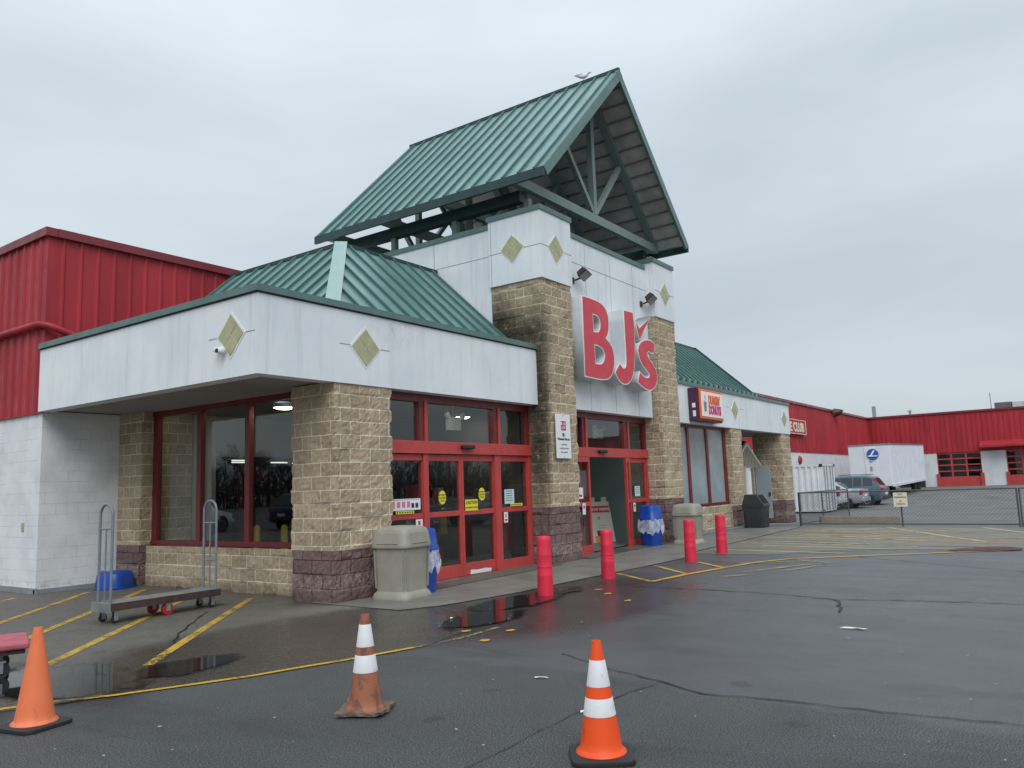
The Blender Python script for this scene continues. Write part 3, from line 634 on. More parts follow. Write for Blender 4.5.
# diamonds of four tiles
def diamond(c, ax, rw=.3, rh=.31):
    def P(u, v, o):
        return (c[0]+u, c[1]-o, c[2]+v) if ax == 'y' else (c[0]-o, c[1]+u, c[2]+v)
    fr = MB(); s = 1.1; a = [(0,rh*s), (rw*s,0), (0,-rh*s), (-rw*s,0)]
    fr.add([P(u, v, .008) for u, v in a]+[P(u, v, 0) for u, v in a], [(0,1,2,3)]+[(i, (i+1) % 4, 4+(i+1) % 4, 4+i) for i in range(4)])
    f = fr.build('diamond_frame', M_WTRIM, SB); t = MB(); g = .94/2
    for du, dv in ((0,.5), (.5,0), (0,-.5), (-.5,0)):
        b = [(rw*(du+k*g), rh*(dv+l*g)) for k, l in ((0,1), (1,0), (0,-1), (-1,0))]
        t.add([P(u, v, .016) for u, v in b]+[P(u, v, .004) for u, v in b], [(0,1,2,3)]+[(i, (i+1) % 4, 4+(i+1) % 4, 4+i) for i in range(4)])
    t.build('tile', M_TILE, f)
diamond((6.8,9.74,3.89), 'x'); diamond((8.84,9.15,3.88), 'y'); diamond((25.1,9.15,3.84), 'y'); diamond((30.2,9.15,3.8), 'y')
diamond((14.25,8.9,6.67), 'y'); diamond((19.7,8.9,6.64), 'y'); diamond((13.66,9.63,6.7), 'x')
# ---------------- wing roofs (standing seam, hipped)
def wing_roof(xh, xp, xt, zb=4.45, dy=1):
    """xh hip foot x, xp peak x, xt where it meets the tower"""
    yb, yp, zp = 9.5, 11.81, 6.57; mb = MB(); sg = 1 if xt > xp else -1
    slopequad(mb, (xh,yb,zb), (xt,yb,zb), (xt,yp,zp), (xp,yp,zp), .03)
    slopequad(mb, (xh,15.55,zb), (xh,yb,zb), (xp,yp,zp), (xp,15.55,zp), -.03*sg if sg < 0 else .03)
    mb.add([(xp,yp,zp-.02), (xt,yp,zp-.02), (xt,15.55,zp-.02), (xp,15.55,zp-.02)], [(0,1,2,3)])
    r = mb.build('green_roof', M_GREEN, SB); sm = MB(); nf = Vector((0,-(zp-zb),(yp-yb))).normalized()*.022; k = 0
    x = xt-sg*.2
    while (x-xh)*sg > .15:
        t = min(1, (x-xh)*sg/(yp-yb)); a = Vector((x,yb-.02,zb)); b = Vector((x, yb+(yp-yb)*t, zb+(zp-zb)*t)); sm.beam(a+nf, b+nf, .035, .05, nf.normalized()); x -= sg*.42
    nl = Vector((-(zp-zb)*sg,0,(yp-yb))).normalized()*.022; y = yb+.3
    while y < 15.5:
        t = min(1, (y-yb)/(yp-yb)); a = Vector((xh-.02*sg,y,zb)); b = Vector((xh+sg*(yp-yb)*t, y, zb+(zp-zb)*t)); sm.beam(a+nl, b+nl, .035, .05, nl.normalized()); y += .42
    sm.build('standing_seam', M_SEAM, r)
    hc = MB(); hn = (nf+nl).normalized()*.06; hc.beam(Vector((xh+.16*sg,yb+.16,zb+.147))+hn, Vector((xp,yp,zp))+hn, .25, .03, hn.normalized()); hc.build('hip_cap', M_HIPCAP, r)
    rc = MB(); rc.box(min(xp,xt), max(xp,xt), yp-.03, yp+.06, zp-.02, zp+.06); rc.box(xp-.04, xp+.04, yp, 15.5, zp-.02, zp+.06); rc.build('ridge_trim', M_GRDK, r)
wing_roof(8.46, 10.77, 13.69); 
rr = slopequad(MB(), (20.27,9.5,4.42), (28.5,9.5,4.42), (28.5,11.81,6.57), (20.27,11.81,6.57), .03); rr.add([(20.27,11.81,6.55), (28.5,11.81,6.55), (28.5,15.5,6.55), (20.27,15.5,6.55)], [(0,1,2,3)]); rr.add([(28.48,9.52,4.42), (28.48,15.5,4.42), (28.48,15.5,6.55), (28.48,11.81,6.55)], [(0,1,2,3)])
rr = rr.build('green_roof', M_GREEN, SB); sm = MB(); tb = MB(); nf = Vector((0,-2.15,2.31)).normalized(); nf = Vector((0,-nf.y*-1,nf.z)) if False else Vector((0,-.681,.732)); x = 20.5
while x < 28.5:
    sm.beam(Vector((x,9.48,4.42))+nf*.022, Vector((x,11.81,6.57))+nf*.022, .035, .05, nf); tb.box(x-.07, x+.07, 9.40, 9.45, 4.44, 4.60); x += .42
sm.build('standing_seam', M_SEAM, rr)
for k in range(19): BX(20.43+k*.42, 20.57+k*.42, 9.38, 9.44, 4.445, 4.60).build('eave_tab', M_GREEN, rr)
BX(20.27, 28.5, 9.445, 9.53, 4.432, 4.60).build('eave_flashing', M_GRDK, rr)
BX(20.27, 28.52, 11.78, 11.86, 6.55, 6.63).build('ridge_trim', M_GRDK, rr)
MB().beam(Vector((28.5,9.46,4.40))+nf*.03, Vector((28.5,11.81,6.57))+nf*.03, .07, .12, nf).build('rake_trim', M_GRDK, rr)

# ---------------- gable roof on trusses
XR, ZR, YF, YB, HW, ZE = 16.98, 11.82, 8.55, 15.55, 3.66, 8.15
for sg in (-1, 1):
    e0, e1, r1, r0 = Vector((XR+sg*HW,YF,ZE)), Vector((XR+sg*HW,YB,ZE)), Vector((XR,YB,ZR)), Vector((XR,YF,ZR))
    mb = MB(); nn = (e1-e0).cross(r0-e0).normalized(); nn = nn if nn.z > 0 else -nn
    mb.add([e0, e1, r1, r0]+[q-nn*.03 for q in (e0, e1, r1, r0)], [(0,1,2,3), (7,6,5,4), (0,4,5,1), (1,5,6,2), (3,7,4,0)])
    rf = mb.build('gable_roof', M_GREEN, SB); sm = MB()
    k = 0
    while YF+.2+k*.412 < YB-.05:
        y = YF+.2+k*.412; sm.beam(Vector((XR+sg*(HW+.02),y,ZE-.01))+nn*.022, Vector((XR,y,ZR))+nn*.022, .035, .05, nn); k += 1
    sm.build('standing_seam', M_SEAM, rf)
    dk = MB(); q = [v-nn*.06 for v in (e0+Vector((-sg*.05,.06,.05)), e1+Vector((-sg*.05,-.06,.05)), r1+Vector((0,-.06,0)), r0+Vector((0,.06,0)))]
    dk.add(q+[v+nn*.02 for v in q], [(0,1,2,3), (7,6,5,4)]); dk.build('underside_deck', M_DECK, rf)
    pr = MB(); L = (r0-e0).length
    for i in range(1, 13):
        c = e0+(r0-e0)*(i/13)-nn*.085; pr.beam(c+Vector((0,.08,0)), c+Vector((0,YB-YF-.08,0)), .035, .05, nn)
    pr.build('purlin', worn('purlin_grey', (.17,.165,.155), .6), rf)
    tr = MB(); tr.beam(e0-nn*.07+Vector((0,-.02,0)), r0-nn*.07+Vector((0,-.02,0)), .17, .05, Vector((0,1,0))) if False else None
    off = -nn*.075
    v = [e0+nn*.012+Vector((0,-.03,0)), r0+nn*.012+Vector((0,-.03,0)), r0-nn*.2+Vector((0,-.03,0)), e0-nn*.2+Vector((0,-.03,0))]
    tr.add(v+[p+Vector((0,.07,0)) for p in v], [(0,1,2,3), (7,6,5,4), (0,4,5,1), (1,5,6,2), (2,6,7,3), (3,7,4,0)])
    tr.build('rake_trim', M_GRTRIM, rf); tr = MB()
    v = [p+Vector((0,YB-YF,0)) for p in v]; tr.add(v+[p+Vector((0,.05,0)) for p in v], [(0,1,2,3), (7,6,5,4), (0,4,5,1), (1,5,6,2), (2,6,7,3), (3,7,4,0)])
    tr.build('rake_trim', M_GRTRIM, rf)
    et = MB(); et.box(XR+sg*HW-.03, XR+sg*HW+.03, YF-.02, YB+.02, ZE-.19, ZE+.005); et.build('eave_trim', M_GRDK, rf)
MB().prism([(XR-.16,ZR-.13), (XR,ZR+.03), (XR+.16,ZR-.13), (XR,ZR-.30)], 'y', YF-.034, YF+.045).build('apex_trim', M_GRTRIM, SB)
BX(XR-.05, XR+.05, YF-.03, YB+.02, ZR-.03, ZR+.05).build('ridge_cap', M_GRDK, SB)
def truss(y):
    t = MB(); t.box(13.45, 20.5, y-.07, y+.07, 8.06, 8.28); c = t.build('truss_chord', M_STEELG, SB)
    for sg in (-1, 1):
        MB().beam((XR+sg*3.5,y,8.2), (XR,y,11.62), .13, .2, (0,1,0)).build('rafter', M_STEELG, c)
        MB().beam((XR+sg*.03,y-.002,8.3), (XR+sg*1.5,y,9.98), .12, .12, (0,1,0)).build('strut', M_STEELG, c)
    BX(XR-.07, XR+.07, y-.075, y+.075, 8.281, 11.6).build('king_post', M_STEELG, c)
for y in (9.45, 11.45, 13.4, 15.3): truss(y)
for x in (13.98, 19.95):
    BX(x-.1, x+.1, 9.54, 15.5, 7.80, 8.055).build('long_beam', M_GRDK, SB)
    for y in (9.4, 11.45, 13.4, 15.3): BX(x-.065, x+.065, y-.065, y+.065, 6.9, 7.84).build('post', M_STEELG, SB)
# ---------------- interiors
M_STRIP2 = emit('far_strip_glow', (1, .96, .85), 1.2)
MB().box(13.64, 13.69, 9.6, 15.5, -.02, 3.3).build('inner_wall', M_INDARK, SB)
MB().box(19.1, 19.16, 9.6, 15.5, -.02, 3.3).build('vestibule_wall', plain('vestibule_side_paint', (.17,.24,.225), .5), SB)
MB().box(8.62, 8.66, 14.82, 15.5, -.02, 3.3).build('inner_wall', M_INWALL, SB)
stone(MB(), [(8.7,14.78), (9.43,14.78)], 0, 3.3, seed=12).build('inner_block_wall', M_TAN, SB)
MB().box(9.45, 9.97, 14.76, 15.0, .0, 3.3).box(9.97, 13.63, 14.8, 15.0, 2.46, 3.3).build('inner_bulkhead', M_INWALL, SB)
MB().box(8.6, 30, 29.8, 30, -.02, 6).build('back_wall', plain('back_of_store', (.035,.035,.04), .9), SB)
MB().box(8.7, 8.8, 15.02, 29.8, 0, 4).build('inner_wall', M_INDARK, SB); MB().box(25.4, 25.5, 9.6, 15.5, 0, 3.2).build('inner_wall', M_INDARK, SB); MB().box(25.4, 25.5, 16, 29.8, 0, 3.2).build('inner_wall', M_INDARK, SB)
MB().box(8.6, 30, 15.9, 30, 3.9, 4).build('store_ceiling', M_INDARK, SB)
MB().box(14.0, 19.08, 11.9, 12.0, .0, 3.3).build('vestibule_wall', plain('vestibule_green_grey', (.20,.27,.255), .5), SB)
MB().box(18.2, 18.9, 11.5, 11.8, .05, .95).build('vestibule_counter', plain('pale_counter', (.35,.37,.37), .6), SB)
MB().box(19.2, 25.3, 11.5, 11.6, .0, 3.2).build('inner_wall', M_INDARK, SB)
for i, (x, y) in enumerate(((17.9,25), (18.6,26), (19.6,25), (16.5,27), (21,25.5), (12.4,22), (14.5,24))):
    single(MB().box(-.35,.35,-.05,.05,-.02,.02), 'strip_or_fill_light', M_STRIP2, (x,y,2.85+.12*(i % 2)), 'lit ceiling strip light deep inside the store behind the left corner window', 'ceiling light', 'strip lights inside the store')
for x, y, lab in ((11.6,9.75,'added unseen fill strip on the ceiling behind the closed doors'), (16.9,9.8,'added unseen fill strip on the ceiling inside the open doorway')):  # fill lights added out of sight behind the door heads to brighten the rooms
    single(MB().box(-.55,.55,-.08,.08,-.03,.03), 'strip_or_fill_light', M_FILL, (x,y,3.27), lab, 'ceiling light')
for y in (11.2,12.6,13.9): single(MB().box(-.04,.04,-.5,.5,-.01,.02), 'strip_or_fill_light', M_FILL, (8.76,y,3.285), 'added unseen fill strip tucked against the ceiling just behind the corner window', 'ceiling light', 'added fill strips behind the corner window')  # fill lights added, hidden by the window head, to brighten the room
def shelf(x, y, w, cols, h=1.9):
    s = thing('store_shelf', (x,y,.045), 'dim shelf of goods inside the store behind the entrance glass', 'shelf', group='shelves inside the store')
    MB().box(-w/2, w/2, .2, .25, 0, h).box(-w/2, w/2, -.2, .2, 0, .1).box(-w/2, w/2, -.2, .2, .6, .63).box(-w/2, w/2, -.2, .2, 1.2, 1.23).build('rack', M_INDARK, s)
    for c, m in enumerate(cols):
        g = MB(); 
        for z in (.1, .63, 1.23):
            xx = -w/2
            while xx < w/2-.15:
                b = random.uniform(.12, .3)
                if random.random() < 1/len(cols)+.15: g.box(xx, min(w/2, xx+b-.01), -.17, .1, z+.005, z+random.uniform(.2, .5))
                xx += b
        g.build('goods', m, s)
mcol = [plain('goods_red', (.25,.03,.04), .5), plain('goods_white', (.3,.3,.3), .5), plain('goods_blue', (.03,.08,.25), .5), plain('goods_ochre', (.3,.18,.05), .5)]
for x, y in ((12.9,11.6), (12.0,13.2)): shelf(x, y, 1.0, mcol, 1.6)
for x, y in ((12.0,18), (14.5,19), (17,18.5)): shelf(x, y, 2.0, mcol, 2.2)
single(MB().box(0,.78,0,.05,0,.3).box(0,.22,0,.05,-1.5,0), 'wall_banner', plain('interior_red_panel', (.45,.02,.03), .6), (12.42,17.4,2.05), 'red panel seen inside through the left corner window', 'banner')
single(MB().box(-.12,.12,-.01,.01,-.14,.14), 'paper_notice', M_PAPER, (12.35,14.7,2.1), 'small white paper taped up inside the right pane of the corner window', 'notice')
def lamp(x, y, lab):
    l = thing('ceiling_lamp', (x,y,3.21), lab, 'ceiling light')
    MB().lathe([(.0,-.13), (.12,-.125), (.19,-.10)], 24).build('glow_disc', M_LAMP, l); MB().lathe([(.195,-.10), (.2,-.03), (.12,0)], 24).build('lamp_rim', M_GREYPAINT, l)
lamp(8.93, 11.24, 'round warm ceiling lamp seen through the top of the left corner window'); lamp(13.1, 10.72, 'round warm ceiling lamp behind the glass above the closed entrance doors')
def emergency(x, lab):
    e = thing('emergency_light', (x,10.5,2.8), lab, 'emergency light')
    MB().box(-.18,.18,-.07,.05,0,.27).build('battery_case', plain('ivory_case', (.85,.83,.7), .5), e, bevel=.01)
    for s in (-1,1): MB().lathe([(.02,.06), (.06,.03), (.07,-.02), (0,-.03)], 14, (s*.24,-.06,.3), 'y').build('lamp_head', plain('ivory_lamp_head', (.82,.8,.7), .4), e)
    MB().tube([(0,0,.27), (0,0,.5)], .012, 6).build('hanger', M_GREYPAINT, e)
emergency(12.57, 'ivory twin-head emergency light hanging behind the glass over the closed doors'); emergency(18.5, 'ivory emergency light hanging behind the glass over the open doorway')
# ---------------- left corner window
def frame(mb, x0, x1, y0, y1, z0, z1): mb.box(x0, x1, y0, y1, z0, z1)
wn = MB().box(8.66, 8.672, 10.2, 14.79, .8, 3.2).build('window', M_GLASS, SB)
mb = MB()
for a, b in ((14.62,14.78), (13.2,13.33), (11.77,11.9), (10.2,10.3)): mb.box(8.60, 8.69, a, b, .84, 3.2)
mb.box(8.58, 8.70, 10.2, 14.78, .75, .84); mb.box(8.58, 8.70, 10.2, 14.78, 3.2, 3.3); mb.build('frame', M_FRAMEDK, wn)
# ---------------- right wing window with frosted panes
wn = MB().box(20.27, 24.6, 9.42, 9.43, .9, 3.2).build('window', M_GLASS, SB)
mb = MB()
for a, b in ((20.27,20.4), (21.64,21.79), (23.03,23.18), (24.43,24.62)): mb.box(a, b, 9.35, 9.48, .94, 3.16)
mb.box(20.27, 24.62, 9.34, 9.49, .86, .94); mb.box(20.27, 24.62, 9.34, 9.49, 3.16, 3.27); mb.build('frame', M_FRAMEDK, wn)
MB().box(20.3, 24.5, 9.395, 9.41, .94, 3.16).build('window_film', worn('pale_blue_window_film', (.27,.345,.36), .18, var=.16, sc=1.1), wn)
# ---------------- entrance doors
def entrance(x0, x1, ms, posts, leafs, y=9.38, opened=False):
    """ms transom mullions, posts fixed posts, leafs list of glazed leaves (xa, xb)"""
    g = .03
    t = MB(); t.box(x0, x1, y+.01, y+.13, 3.14, 3.29); t.box(x0, x0+.1, y+.01, y+.13, 2.46, 3.14); t.box(x1-.1, x1, y+.01, y+.13, 2.46, 3.14)
    for a, b in ms: t.box(a, b, y+.01, y+.13, 2.46, 3.14)
    tr = MB().box(x0+.1, x1-.1, y+.07, y+.08, 2.46, 3.14).build('transom_window', M_GLASS, SB); t.build('frame', M_FRAMEDK, tr)
    for a, b in ms: MB().box(b-.07, b+.005, y-.012, y+.009, 2.46, 3.16).build('mullion_face', M_FRAME, tr)
    hd = MB().box(x0, x1, y-.03, y+.13, 2.24, 2.458).build('door_header', M_FRAME, SB, bevel=.004)
    for a, b in posts: MB().box(a, b, y, y+.13, g, 2.238).build('door_post', M_FRAME, SB, bevel=.004)
    for a, b, yo, sid in leafs:
        l = MB().box(a+.02, b-.02, yo+.03, yo+.04, .1, 2.2).build('side_light' if sid else 'sliding_door', M_GLASS, SB)
        f = MB(); st = .055
        f.box(a, a+st, yo, yo+.07, g, 2.23); f.box(b-st, b, yo, yo+.07, g, 2.23); f.box(a+st, b-st, yo, yo+.07, 2.12, 2.23); f.box(a+st, b-st, yo, yo+.07, g, .26 if not sid else .22)
        f.box(a+st, b-st, yo, yo+.07, 1.13, 1.22); f.build('frame', M_FRAME, l, bevel=.004)
    MB().box(x0, x1, y-.06, y+.1, .0, .03).build('threshold', M_STEEL, SB)
    return hd
entrance(9.42, 13.69, [(10.33,10.52), (12.46,12.66)], [(10.41,10.54), (12.46,12.65), (13.6,13.69)], [(9.42,10.46,9.41,True), (10.50,11.475,9.42,False), (11.485,12.50,9.42,False), (12.61,13.64,9.41,True)])
entrance(14.87, 19.08, [(15.84,16.03), (17.86,18.11)], [(15.98,16.08), (17.98,18.1), (19.0,19.08)], [(14.87,15.7,9.4,True), (15.2,15.975,9.31,False), (18.08,18.99,9.4,True), (17.75,17.95,9.31,False)])
MB().prism([(11.66,.055), (12.28,.05), (12.3,.11), (12.1,.13), (11.9,.12), (11.68,.135)], 'y', 9.412, 9.418).build('door_kick_scuff', M_WTRIM, SB)
def sensor(x, lab): single(MB().prism([(-.05,0), (-.09,.03), (-.09,.07), (0,.1), (0,0)], 'x', -.16, .16) if False else MB().box(-.17,.17,-.09,0,0,.075), 'door_sensor', M_BLACK, (x,9.345,2.335), lab, 'sensor', bevel=.02)
sensor(11.55, 'black motion sensor on the red header over the closed doors'); sensor(16.6, 'black motion sensor on the red header over the open doorway')
# stickers and notices on the doors
def sheet(name, mat, x0, x1, z0, z1, y, lab, cat='sticker', group=None):
    cx, cz = (x0+x1)/2, (z0+z1)/2
    return single(MB().box(x0-cx, x1-cx, -.003, 0, z0-cz, z1-cz), name, mat, (cx, y, cz), lab, cat, group)
def ink(parent, rects, mat, name='print', y=-.0045):
    mb = MB()
    for x0, x1, z0, z1 in rects: mb.box(x0, x1, y, -.0031, z0, z1)
    o = mb.build(name, mat, None); o.parent = parent; return o
s = sheet('poster', M_PAPER, 9.57, 10.32, 1.285, 1.475, 9.395, 'wide white and red notice strip on the left side pane of the closed doors', 'notice')
ink(s, [(-.34,-.25,-.06,.06)]+[(-.2+.12*k,-.12+.12*k,-.05,.05) for k in range(3)], plain('pink_print', (.65,.2,.3), .6)); ink(s, [(.15+.1*k,.22+.1*k,-.06,.02) for k in range(2)]+[(-.35,.35,.075,.08)], M_INK)
s = sheet('warning_strip', M_YELLOW, 9.72, 10.16, 1.225, 1.275, 9.395, 'thin yellow warning strip below the wide notice on the left side pane'); ink(s, [(-.2+.06*k,-.165+.06*k,-.012,.012) for k in range(7)], M_INK)
s = sheet('notice', M_PAPER, 10.2, 10.37, .93, 1.12, 9.395, 'small white notice with red mark low on the left side pane', 'notice'); ink(s, [(-.03,.03,.0,.07), (-.06,.06,-.07,-.03)], M_REDINK)
def oval(x, z, lab):
    o = thing('round_sticker', (x,9.395,z), lab, 'sticker'); MB().lathe([(.001,-.003), (.1,-.003), (.1,0)], 28, ax='y').build('disc', M_YELLOW, o); o.scale = (1.0,1,1.2)
    text('AUTOMATIC', .036, M_INK, o, (0,-.004,.025), (1,0,0), (0,0,1), depth=.001, bold=.001); text('CAUTION', .042, M_INK, o, (0,-.004,-.02), (1,0,0), (0,0,1), depth=.001, bold=.001); text('DOOR', .036, M_INK, o, (0,-.004,-.06), (1,0,0), (0,0,1), depth=.001, bold=.001)
oval(10.9, 1.47, 'yellow oval sticker on the left leaf of the closed doors'); oval(12.04, 1.5, 'yellow oval sticker on the right leaf of the closed doors')
s = sheet('caution_sign', M_YELLOW, 11.56, 11.93, 1.205, 1.41, 9.415, 'square yellow CAUTION sign on the right leaf of the closed doors', 'sign')
text('CAUTION', .082, M_INK, None, (0,-.005,.02), (1,0,0), (0,0,1), depth=.001, bold=.002, sx=.9).parent = s; text('AUTOMATIC DOOR', .043, M_INK, None, (0,-.005,-.06), (1,0,0), (0,0,1), depth=.001, bold=.001, sx=.9).parent = s
s = sheet('notice', plain('pale_blue_paper', (.55,.68,.72), .6), 12.76, 13.08, 1.29, 1.57, 9.395, 'pale blue paper notice on the right side pane of the closed doors', 'notice'); ink(s, [(-.12,.1,.1-.045*k,.112-.045*k) for k in range(5)], M_INK)
s = sheet('warning_strip', M_YELLOW, 12.95, 13.36, 1.235, 1.29, 9.395, 'thin yellow strip under the pale blue notice'); ink(s, [(-.18+.06*k,-.145+.06*k,-.012,.012) for k in range(6)], M_INK)
s = sheet('notice', M_PAPER, 12.72, 12.85, .93, 1.13, 9.395, 'small white notice low on the right side pane of the closed doors', 'notice'); ink(s, [(-.02,.02,.0,.07), (-.04,.04,-.07,-.03)], M_REDINK)
s = sheet('notice', M_PAPER, 15.3, 15.6, 1.3, 1.55, 9.3, 'white notice on the slid-open leaf beside the tower pillar', 'notice'); ink(s, [(-.1,.1,-.08,-.03)], M_REDINK)
s = sheet('notice', M_PAPER, 15.55, 15.68, .95, 1.2, 9.3, 'narrow white notice low on the slid-open leaf', 'notice'); ink(s, [(-.03,.03,.0,.08)], M_REDINK)
s = sheet('notice', plain('pale_green_paper', (.55,.68,.68), .6), 18.3, 18.58, 1.28, 1.53, 9.395, 'pale green notice on the side pane behind the bagged blue bin', 'notice'); ink(s, [(-.1,.1,.08-.045*k,.09-.045*k) for k in range(4)], M_INK)
s = sheet('notice', M_PAPER, 18.18, 18.3, .9, 1.12, 9.395, 'small white notice low on the side pane behind the bagged blue bin', 'notice'); ink(s, [(-.03,.03,.0,.07)], M_REDINK)
# ---------------- store name sign of boxed letters
SG = wthing('store_sign', (16.8, 8.95, 4.8), 'large red BJs letters with white edges and deep grey sides on the tower', 'sign')
M_LRED = worn('red_letter_face', (.60,.035,.058), .4, var=.06, sc=2); M_LWH = worn('white_letter_edge', (.8,.8,.8), .4, var=.05, sc=2); M_LSD = worn('pale_letter_side', (.56,.59,.61), .5, var=.12, sc=3)
B = [(15.007,5.77),(15.262,5.78),(15.504,5.772),(15.795,5.756),(16.009,5.691),(16.144,5.561),(16.196,5.399),(16.189,5.195),(16.124,5.034),(16.033,4.931),(16.176,4.873),(16.314,4.755),(16.385,4.578),(16.38,4.391),(16.311,4.199),(16.193,4.054),(16.015,3.962),(15.78,3.934),(15.456,3.931),(14.977,3.942)]
B1 = [(15.468,5.394),(15.63,5.406),(15.754,5.332),(15.776,5.219),(15.729,5.079),(15.627,5.032),(15.472,5.027)]
B2 = [(15.479,4.698),(15.692,4.702),(15.863,4.633),(15.918,4.524),(15.858,4.385),(15.718,4.304),(15.492,4.303)]
J = [(16.954,5.761),(17.447,5.776),(17.497,5.418),(17.481,5.023),(17.446,4.664),(17.374,4.374),(17.273,4.154),(17.122,4.002),(16.915,3.915),(16.666,3.928),(16.48,4.03),(16.365,4.188),(16.628,4.425),(16.746,4.338),(16.824,4.325),(16.907,4.361),(16.947,4.452),(16.957,4.609),(16.95,5.199)]
K = [(17.574,5.555),(17.744,5.425),(18.519,5.846),(18.297,5.652),(17.972,5.359),(17.786,5.127),(17.708,5.124),(17.647,5.26)]
S_ = [(17.679,5.013),(17.847,5.113),(18.052,5.173),(18.273,5.202),(18.498,5.172),(18.598,5.11),(18.542,4.936),(18.472,4.847),(18.333,4.845),(18.215,4.872),(18.111,4.812),(18.158,4.745),(18.423,4.591),(18.608,4.425),(18.642,4.244),(18.559,4.053),(18.334,3.907),(18.088,3.869),(17.817,3.912),(17.493,4.034),(17.643,4.33),(17.744,4.269),(17.987,4.202),(18.134,4.234),(18.159,4.301),(18.008,4.377),(17.773,4.504),(17.638,4.668),(17.599,4.86)]
def area(P): return sum(a[0]*b[1]-b[0]*a[1] for a, b in zip(P, P[1:]+P[:1]))/2
def smoothp(P, keep=38):
    """corner-aware Chaikin: only gentle bends are rounded"""
    for _ in range(2):
        Q = []; n = len(P)
        for i in range(n):
            a, b, c = Vector(P[i-1]), Vector(P[i]), Vector(P[(i+1) % n]); ang = math.degrees((b-a).angle(c-b, 0))
            if ang > keep: Q.append(tuple(b))
            else: Q += [tuple(b*.75+a*.25), tuple(b*.75+c*.25)]
        P = Q
    return P
def inset(P, d):
    if area(P) < 0: P = P[::-1]
    out = []; n = len(P)
    for i in range(n):
        a, b, c = Vector(P[i-1]), Vector(P[i]), Vector(P[(i+1) % n]); u = (b-a).normalized(); w = (c-b).normalized()
        n1, n2 = Vector((-u.y, u.x)), Vector((-w.y, w.x)); mm = (n1+n2); l = mm.length_squared
        out.append(tuple(b+mm*(2*d/max(l, .9)) if l > .9 else b+mm.normalized()*d*1.4))
    return out
def curve_plate(name, outer, holes, mat, parent, y0, y1):
    cu = bpy.data.curves.new('c', 'CURVE'); cu.dimensions = '2D'; cu.fill_mode = 'BOTH'; cu.extrude = (y1-y0)/2
    for P in [outer]+holes:
        sp = cu.splines.new('POLY'); sp.points.add(len(P)-1); sp.use_cyclic_u = True
        for q, p in zip(sp.points, P): q.co = (p[0], p[1], 0, 1)
    t = bpy.data.objects.new('t', cu); C.objects.link(t); me = bpy.data.meshes.new_from_object(t.evaluated_get(bpy.context.evaluated_depsgraph_get())); bpy.data.objects.remove(t); bpy.data.curves.remove(cu)
    org = ORG[parent.name]
    for v in me.vertices: v.co = (v.co.x-org[0], (y0+y1)/2-v.co.z-org[1], v.co.y-org[2])
    me.materials.clear(); me.materials.append(mat); me.name = name; o = bpy.data.objects.new(name, me); C.objects.link(o); o.parent = parent; ORG[o.name] = org; return o
for nm, P, H in (('letter_b', B, [B1, B2]), ('letter_j', J, []), ('check_mark', K, []), ('letter_s', S_, [])):
    P = smoothp(P); H = [smoothp(h, 50) for h in H]
    b = curve_plate(nm, P, H, M_LSD, SG, 8.77, 9.149)
    curve_plate('white_edge', P, H, M_LWH, b, 8.75, 8.768)
    curve_plate('red_face', inset(P, .028 if nm != 'check_mark' else .022), [inset(h, -.028) for h in H], M_LRED, b, 8.742, 8.749)
# ---------------- doughnut shop sign
SX = lambda x: DX0+(x-21.55)*(DX1-DX0)/2.23
SZ = lambda z: DZ0+(z-3.30)*(DZ1-DZ0)/.9
DX0, DX1, DZ0, DZ1 = 21.4, 23.22, 3.30, 4.25
DD = wthing('doughnut_shop_sign', (22.5, 9.14, 3.3), 'purple lightbox sign with orange border and orange and pink lettering on the right fascia', 'sign')
M_PURP = worn('purple_sign_case', (.065,.018,.055), .4); M_ORF = plain('orange_sign_frame', (.80,.13,.02), .4); M_WFACE = plain('white_sign_face', (.85,.80,.78), .35)
MB().box(21.55, 23.78, 8.86, 9.148, 3.30, 4.20).build('case', M_PURP, DD, bevel=.012)
fc = MB().box(21.61, 23.76, 8.81, 8.858, 3.35, 4.17).build('orange_frame', M_ORF, DD, bevel=.03)
MB().box(21.71, 23.68, 8.795, 8.808, 3.42, 4.10).build('white_face', M_WFACE, fc, bevel=.004)
text('DUNKIN\'', .33, M_ORF, DD, (22.86,8.785,3.78), (1,0,0), (0,0,1), bold=.013, depth=.008, sx=.78); text('DONUTS', .33, plain('magenta_letters', (.62,.02,.22), .4), DD, (22.88,8.785,3.51), (1,0,0), (0,0,1), bold=.013, depth=.008, sx=.84)
cp = MB(); cp.prism([(21.93,3.56), (22.09,3.56), (22.13,3.82), (21.89,3.82)], 'y', 8.785, 8.794); cp.prism([(22.0,3.83), (22.03,3.94), (21.99,3.99), (22.01,4.0), (22.05,3.94), (22.02,3.83)], 'y', 8.785, 8.794); cp.build('cup_emblem', plain('grey_emblem', (.22,.2,.2), .5), DD)
MB().box(21.543, 21.549, 8.93, 9.03, 3.66, 3.78).build('case_label', M_PAPER, DD); MB().box(21.543, 21.549, 8.93, 9.02, 3.42, 3.58).build('case_label', M_PAPER, DD)
for _o in bpy.data.objects:      # fit the sign to its measured place on the fascia
    if _o.name in ORG and ORG[_o.name] == (22.5, 9.14, 3.3) and _o.type == 'MESH':
        for v in _o.data.vertices: v.co.x = SX(v.co.x+22.5)-22.5; v.co.z = SZ(v.co.z+3.3)-3.3
